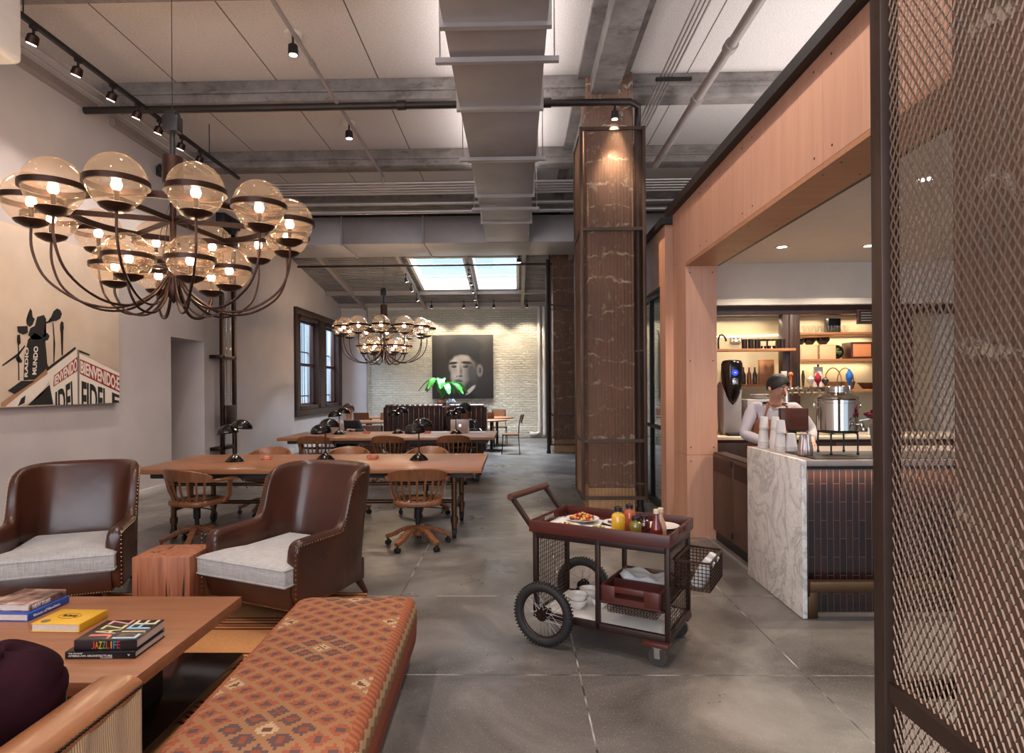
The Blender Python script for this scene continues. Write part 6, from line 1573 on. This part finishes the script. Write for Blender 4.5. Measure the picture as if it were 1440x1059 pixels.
    if apron is not None:
        q = MB(); rows = []
        top = V['chest'].lerp(V['pelvis'], .12)
        for j in range(14):
            f = j / 13; z = top.z - (top.z - .42) * f; cen = V['pelvis'].lerp(V['chest'], max(0, min(1, (z - V['pelvis'].z) / max(.01, V['chest'].z - V['pelvis'].z))))
            wd = (.40 + .30 * min(1, f * 3)); rx = .185 + (.03 * f); ry = .145 + .035 * f
            rows.append([Vector((cen.x + rx * math.sin(wd * PI * (k / 8 - 1) * .9), cen.y - ry * math.cos(wd * PI * (k / 8 - 1) * .9), z)) for k in range(17)])
        q.grid(rows); o = q.build('apron', apron, r, 80); sm = o.modifiers.new('t', 'SOLIDIFY'); sm.thickness = .006
        q = MB()
        for s in (-1, 1): q.tube([rows[0][3 if s < 0 else 13], V['chest'].lerp(base, .6) + Vector((s * .085, -.06, .01)), base + Vector((s * .05, .05, -.0))], .008, 6)
        q.build('apron_strap', apron, o)
    return r
stand = dict(pelvis=(0, .05, .93), chest=(.0, -.03, 1.28), neck=(.0, -.085, 1.395), head=(-.01, -.155, 1.55), shR=(-.16, .0, 1.35), elR=(-.27, -.02, 1.10), wrR=(-.10, -.22, 1.02), shL=(.20, -.03, 1.34), elL=(.33, -.10, 1.12), wrL=(.22, -.32, 1.06),
             hpR=(-.09, .05, .88), knR=(-.10, .02, .48), anR=(-.10, .06, .075), hpL=(.09, .05, .88), knL=(.10, .0, .48), anL=(.11, .06, .075), look=(.5, -1, -.55))
person('bartender in pale shirt and rust apron bending forward behind the counter', (2.37, 5.75, 0), 0, stand, M_['skin1'], M_['hairblack'], M_['shirt'], M_['blackcloth'], M_['apron'])
def sit(lean, lk, wz=.775): return dict(pelvis=(0, .06, .50), chest=(0, .06 - lean, .83), neck=(0, .03 - lean * 1.3, .98), head=(0, -.0 - lean * 1.5, 1.14), shR=(-.17, .05 - lean, .89), elR=(-.24, -.08 - lean, .72), wrR=(-.12, -.33 - lean * .5, wz), shL=(.17, .05 - lean, .89), elL=(.24, -.08 - lean, .72), wrL=(.12, -.33 - lean * .5, wz),
             hpR=(-.10, .05, .50), knR=(-.13, -.36, .50), anR=(-.13, -.36, .075), hpL=(.10, .05, .50), knL=(.13, -.36, .50), anL=(.13, -.36, .075), look=lk)
person('seated woman in a black cardigan with hair tied up at the farther table', (-3.17, 11.62, 0), .1, sit(.02, (.2, -1, -.2)), M_['skin1'], M_['hairbrown'], M_['blackcloth'], M_['blackcloth'], None, 'bun')
person('person in black with curly dark hair bent over a laptop', (-.93, 11.62, 0), -.15, sit(.07, (-.5, -1, -.5)), M_['skin2'], M_['hairblack'], M_['blackcloth'], M_['blackcloth'], None, 'curly')
for k, (x, lb) in enumerate(((-3.17, 'oak swivel chair under the seated woman'), (-.93, 'oak swivel chair under the person at the laptop'))):
    copy_thing(bc, (x, 11.70, 0), PI, lb, 'oak swivel chairs at the work tables')
# laptops
def laptop(loc, rz, label, lit):
    r = thing('laptop', label, 'laptop', loc, rz, 'laptops on the farther table')
    sil = plain('aluminium', S(196, 186, 184), .35, .6, .04)
    MB().box(-.165, .165, -.115, .115, 0, .016, .005).build('keyboard_base', sil, r)
    Mx = Matrix.Translation((0, -.112, .014)) @ Matrix.Rotation(math.radians(14), 4, 'X')
    ld = MB().box(-.165, .165, -.008, 0, 0, .225, .004, Mx).build('screen_lid', sil, r)
    MB().box(-.152, .152, 0, .001, .012, .213, 0, Mx).build('display', emit('laptop_screen_%d' % lit, (.7, .8, 1, 1), .8), ld)
    q = MB(); q.ball((0, -.009, .115), .022, 16, 10, 1, None); 
    bmesh.ops.transform(q.bm, matrix=Mx @ Matrix.Translation((0, -.0085, .115)) @ Matrix.Diagonal((1, .06, 1.1, 1)) @ Matrix.Translation((0, .009, -.115)), verts=q.bm.verts)
    q.build('lid_emblem', emit('emblem_%d' % lit, (1, 1, 1, 1), 1.2), ld)
laptop((-1.00, 11.0, .75), .08, 'silver open laptop with a glowing emblem, before the curly-haired person', 1)
laptop((-3.20, 11.02, .75), -.1, 'silver open laptop before the seated woman', 0)
for k, (x, y) in enumerate(((-1.38, 10.95), (-.70, 10.9))):
    tag(MB().box(x - .15, x + .15, y - .11, y + .11, .7505, .754).build('paper_sheet', M_['linenwhite']), ('white papers spread beside the silver laptop', 'white paper at the open end of the farther table')[k], 'paper')
r = thing('water_bottle', 'small clear water bottle beside the laptop', 'bottle', (-.74, 11.1, .75)); MB().lathe([(0, 0), (.03, 0), (.03, .12), (.012, .15), (.012, .17), (0, .17)], 16).build('bottle_body', M_['clearglass'], r); MB().cyl((0, 0, .17), (0, 0, .19), .014, n=12).build('cap', M_['white'], r)

# ================================================================ rear room
def booth(loc, rz, w_, label):
    r = thing('tufted_booth', label, 'booth', loc, rz, 'tufted leather booths')
    q = MB(); rows = []; n_ = int(w_ / .008)
    for k in range(n_ + 1):
        x = -w_ / 2 + w_ * k / n_; p = .022 * abs(math.sin(PI * (x + w_ / 2) / (w_ / round(w_ / .115))))
        rows.append([Vector((x, y - (p if y < 0.05 else -p), z)) for y, z in ((-.0, .12), (-.01, .5), (-.015, .9), (-.01, 1.08), (.01, 1.15), (.06, 1.175), (.12, 1.15), (.14, 1.08), (.14, .12))])
    q.grid(rows, wrap=True)
    for e_ in (rows[0], rows[-1]): q.bm.faces.new([q.bm.verts.new(v) for v in e_])
    q.build('tufted_back', M_['leather'], r, 70)
    MB().box(-w_ / 2, w_ / 2, .10, .62, .12, .46, .04).build('seat', M_['leather'], r)
    for s in (-1, 1): MB().box(s * w_ / 2 - .05, s * w_ / 2 + .05, .0, .66, .12, 1.12, .04).build('side_wing', M_['leather'], r)
    MB().box(-w_ / 2 + .04, w_ / 2 - .04, .04, .58, 0, .12).build('plinth', M_['black'], r)
booth((-2.29, 13.75, 0), 0, 1.28, 'oxblood channel-tufted booth closer to the street windows')
booth((-1.10, 13.75, 0), 0, .78, 'oxblood channel-tufted booth closer to the columns')
r = thing('leafy_plant', 'bright green broad-leaved plant in a pot behind the booths', 'plant', (-1.80, 14.95, 0))
MB().box(-.22, .22, -.22, .22, 0, 1.05, .01).build('plinth', M_['darkwood'], r)
MB().lathe([(0, 1.05), (.09, 1.05), (.13, 1.12), (.12, 1.20), (.07, 1.26), (.085, 1.28), (.07, 1.28), (0, 1.2)], 22).build('pot', plain('terracotta_pot', S(150, 96, 70), .6), r)
for k in range(11):
    a = k * 2.4; rr = .12 + .10 * (k % 3); zt = 1.62 + .16 * ((k * 7) % 5) / 5; d = Vector((math.cos(a), math.sin(a), 0))
    st = spline([Vector((0, 0, 1.25)), d * rr * .6 + Vector((0, 0, zt - .05)), d * (rr + .12) + Vector((0, 0, zt - .02)), d * (rr + .34) + Vector((0, 0, zt - .26))], 5)
    q = MB(); sd = Vector((-d.y, d.x, 0)); rows = []; m_ = len(st) - 1
    for i in range(5, m_ + 1):
        f = (i - 5) / (m_ - 5); w_ = .115 * math.sin(PI * min(1, f * .93 + .05)) ** .8 * (1 - .18 * (i % 2)); rows.append([st[i] + sd * w_ + Vector((0, 0, .03)), st[i] + sd * w_ * .5 + Vector((0, 0, .005)), st[i], st[i] - sd * w_ * .5 + Vector((0, 0, .005)), st[i] - sd * w_ + Vector((0, 0, .03))])
    q.grid(rows); o = q.build('leaf', M_['leaf'], r, 80); sm = o.modifiers.new('t', 'SOLIDIFY'); sm.thickness = .004
    MB().tube(st[:7], .007, 6).build('stalk', M_['leaf'], r)
o = MB().lathe([(0, 0), (.06, 0), (.12, .07), (.13, .14), (.09, .20), (.06, .22), (.07, .24), (0, .22)], 24).build('blue_white_jar', None)
t = NT('blue_white_glaze'); t.set(col=t.ramp(t.noise(14, 3), [(.48, S(206, 212, 222)), (.54, S(60, 90, 150))], 'CONSTANT'), rough=.2); o.data.materials.append(t.m)
o.location = (-1.56, 14.82, 1.05); tag(o, 'blue and white glazed jar beside the leafy plant', 'jar')
tag(MB().box(-1.70 + .14, -1.42, 14.70, 14.94, 0, 1.05, .01).build('jar_plinth', M_['darkwood']), 'dark plinth under the blue and white jar', 'plinth')
def round_table(x, y, R, label, top):
    r = thing('round_table', label, 'table', (x, y, 0), 0, 'round pedestal tables')
    MB().lathe([(0, .715), (R - .02, .715), (R, .725), (R, .745), (R - .006, .75), (0, .75)], 40).build('tabletop', top, r)
    q = MB(); q.cyl((0, 0, .03), (0, 0, .715), .035, n=14); q.build('pedestal', M_['black'], r)
    q = MB(); q.lathe([(0, 0), (.26, 0), (.26, .012), (.06, .035), (0, .035)], 28); q.build('base', M_['black'], r)
round_table(-.60, 15.05, .40, 'round pedestal table at the end of the booths, closer one', M_['tablewood'])
round_table(-.50, 16.35, .46, 'round pedestal table before the portrait, farther one', M_['tablewood'])
round_table(-3.55, 14.65, .55, 'round pedestal table near the street windows', M_['tablewood'])
round_table(-4.0, 16.9, .45, 'round pedestal table deepest by the brick wall', M_['tablewood'])
def cafe_chair():
    r = thing('cafe_chair', 'x', 'chair')
    MB().box(-.20, .20, -.20, .20, .445, .465, .006).build('seat', M_['chairwood'], r)
    for sx in (-.18, .18):
        for sy in (-.18, .18):
            q = MB(); pts = [(sx * 1.08, sy * 1.15, 0), (sx, sy, .445)]
            if sy > 0: pts += [(sx, sy + .02, .70), (sx, sy + .07, .90)]
            q.tube(pts, .010, 8); q.build('leg', M_['black'], r)
    q = MB()
    for s in (-1, 1): q.cyl((s * .18, -.18, .43), (s * .18, .18, .43), .008, n=6); q.cyl((-.18, s * .18, .43), (.18, s * .18, .43), .008, n=6)
    q.build('seat_frame', M_['black'], r)
    q = MB(); rows = []
    for k in range(9):
        x = -.20 + .40 * k / 8; y = .20 + .05 - .03 * (1 - (k / 4 - 1) ** 2) * -1; rows.append([Vector((x, y - .022, .72)), Vector((x, y + .028, .91)), Vector((x, y + .040, .91)), Vector((x, y - .010, .72))])
    q.grid(rows, wrap=True); q.build('backrest', M_['chairwood'], r, 60); return r
cc = cafe_chair()
for k, (x, y, rz, lb) in enumerate(((-.12, 14.30, -PI / 2, 'black-legged cafe chair standing out from the round tables'), (-.75, 15.85, PI, 'cafe chair tucked behind the closer round table'), (-.45, 17.05, 0.1, 'cafe chair between the farther round table and the portrait'), (-3.25, 15.5, .1, 'cafe chair beyond the window-side round table'), (-4.0, 16.1, PI, 'cafe chair near the deepest round table'), (-3.0, 16.9, -1.4, 'cafe chair alone before the brick wall'))):
    if k == 0: cc.location = (x, y, 0); cc.rotation_euler = (0, 0, rz); cc['label'] = lb; cc['group'] = 'cafe chairs'
    else: copy_thing(cc, (x, y, 0), rz, lb, 'cafe chairs')
tag(MB().box(-3.75, -3.02, 13.75, 13.95, .0, .70, .01).build('low_screen', M_['chairwood']), 'low orange-brown wooden screen beside the booths', 'screen')
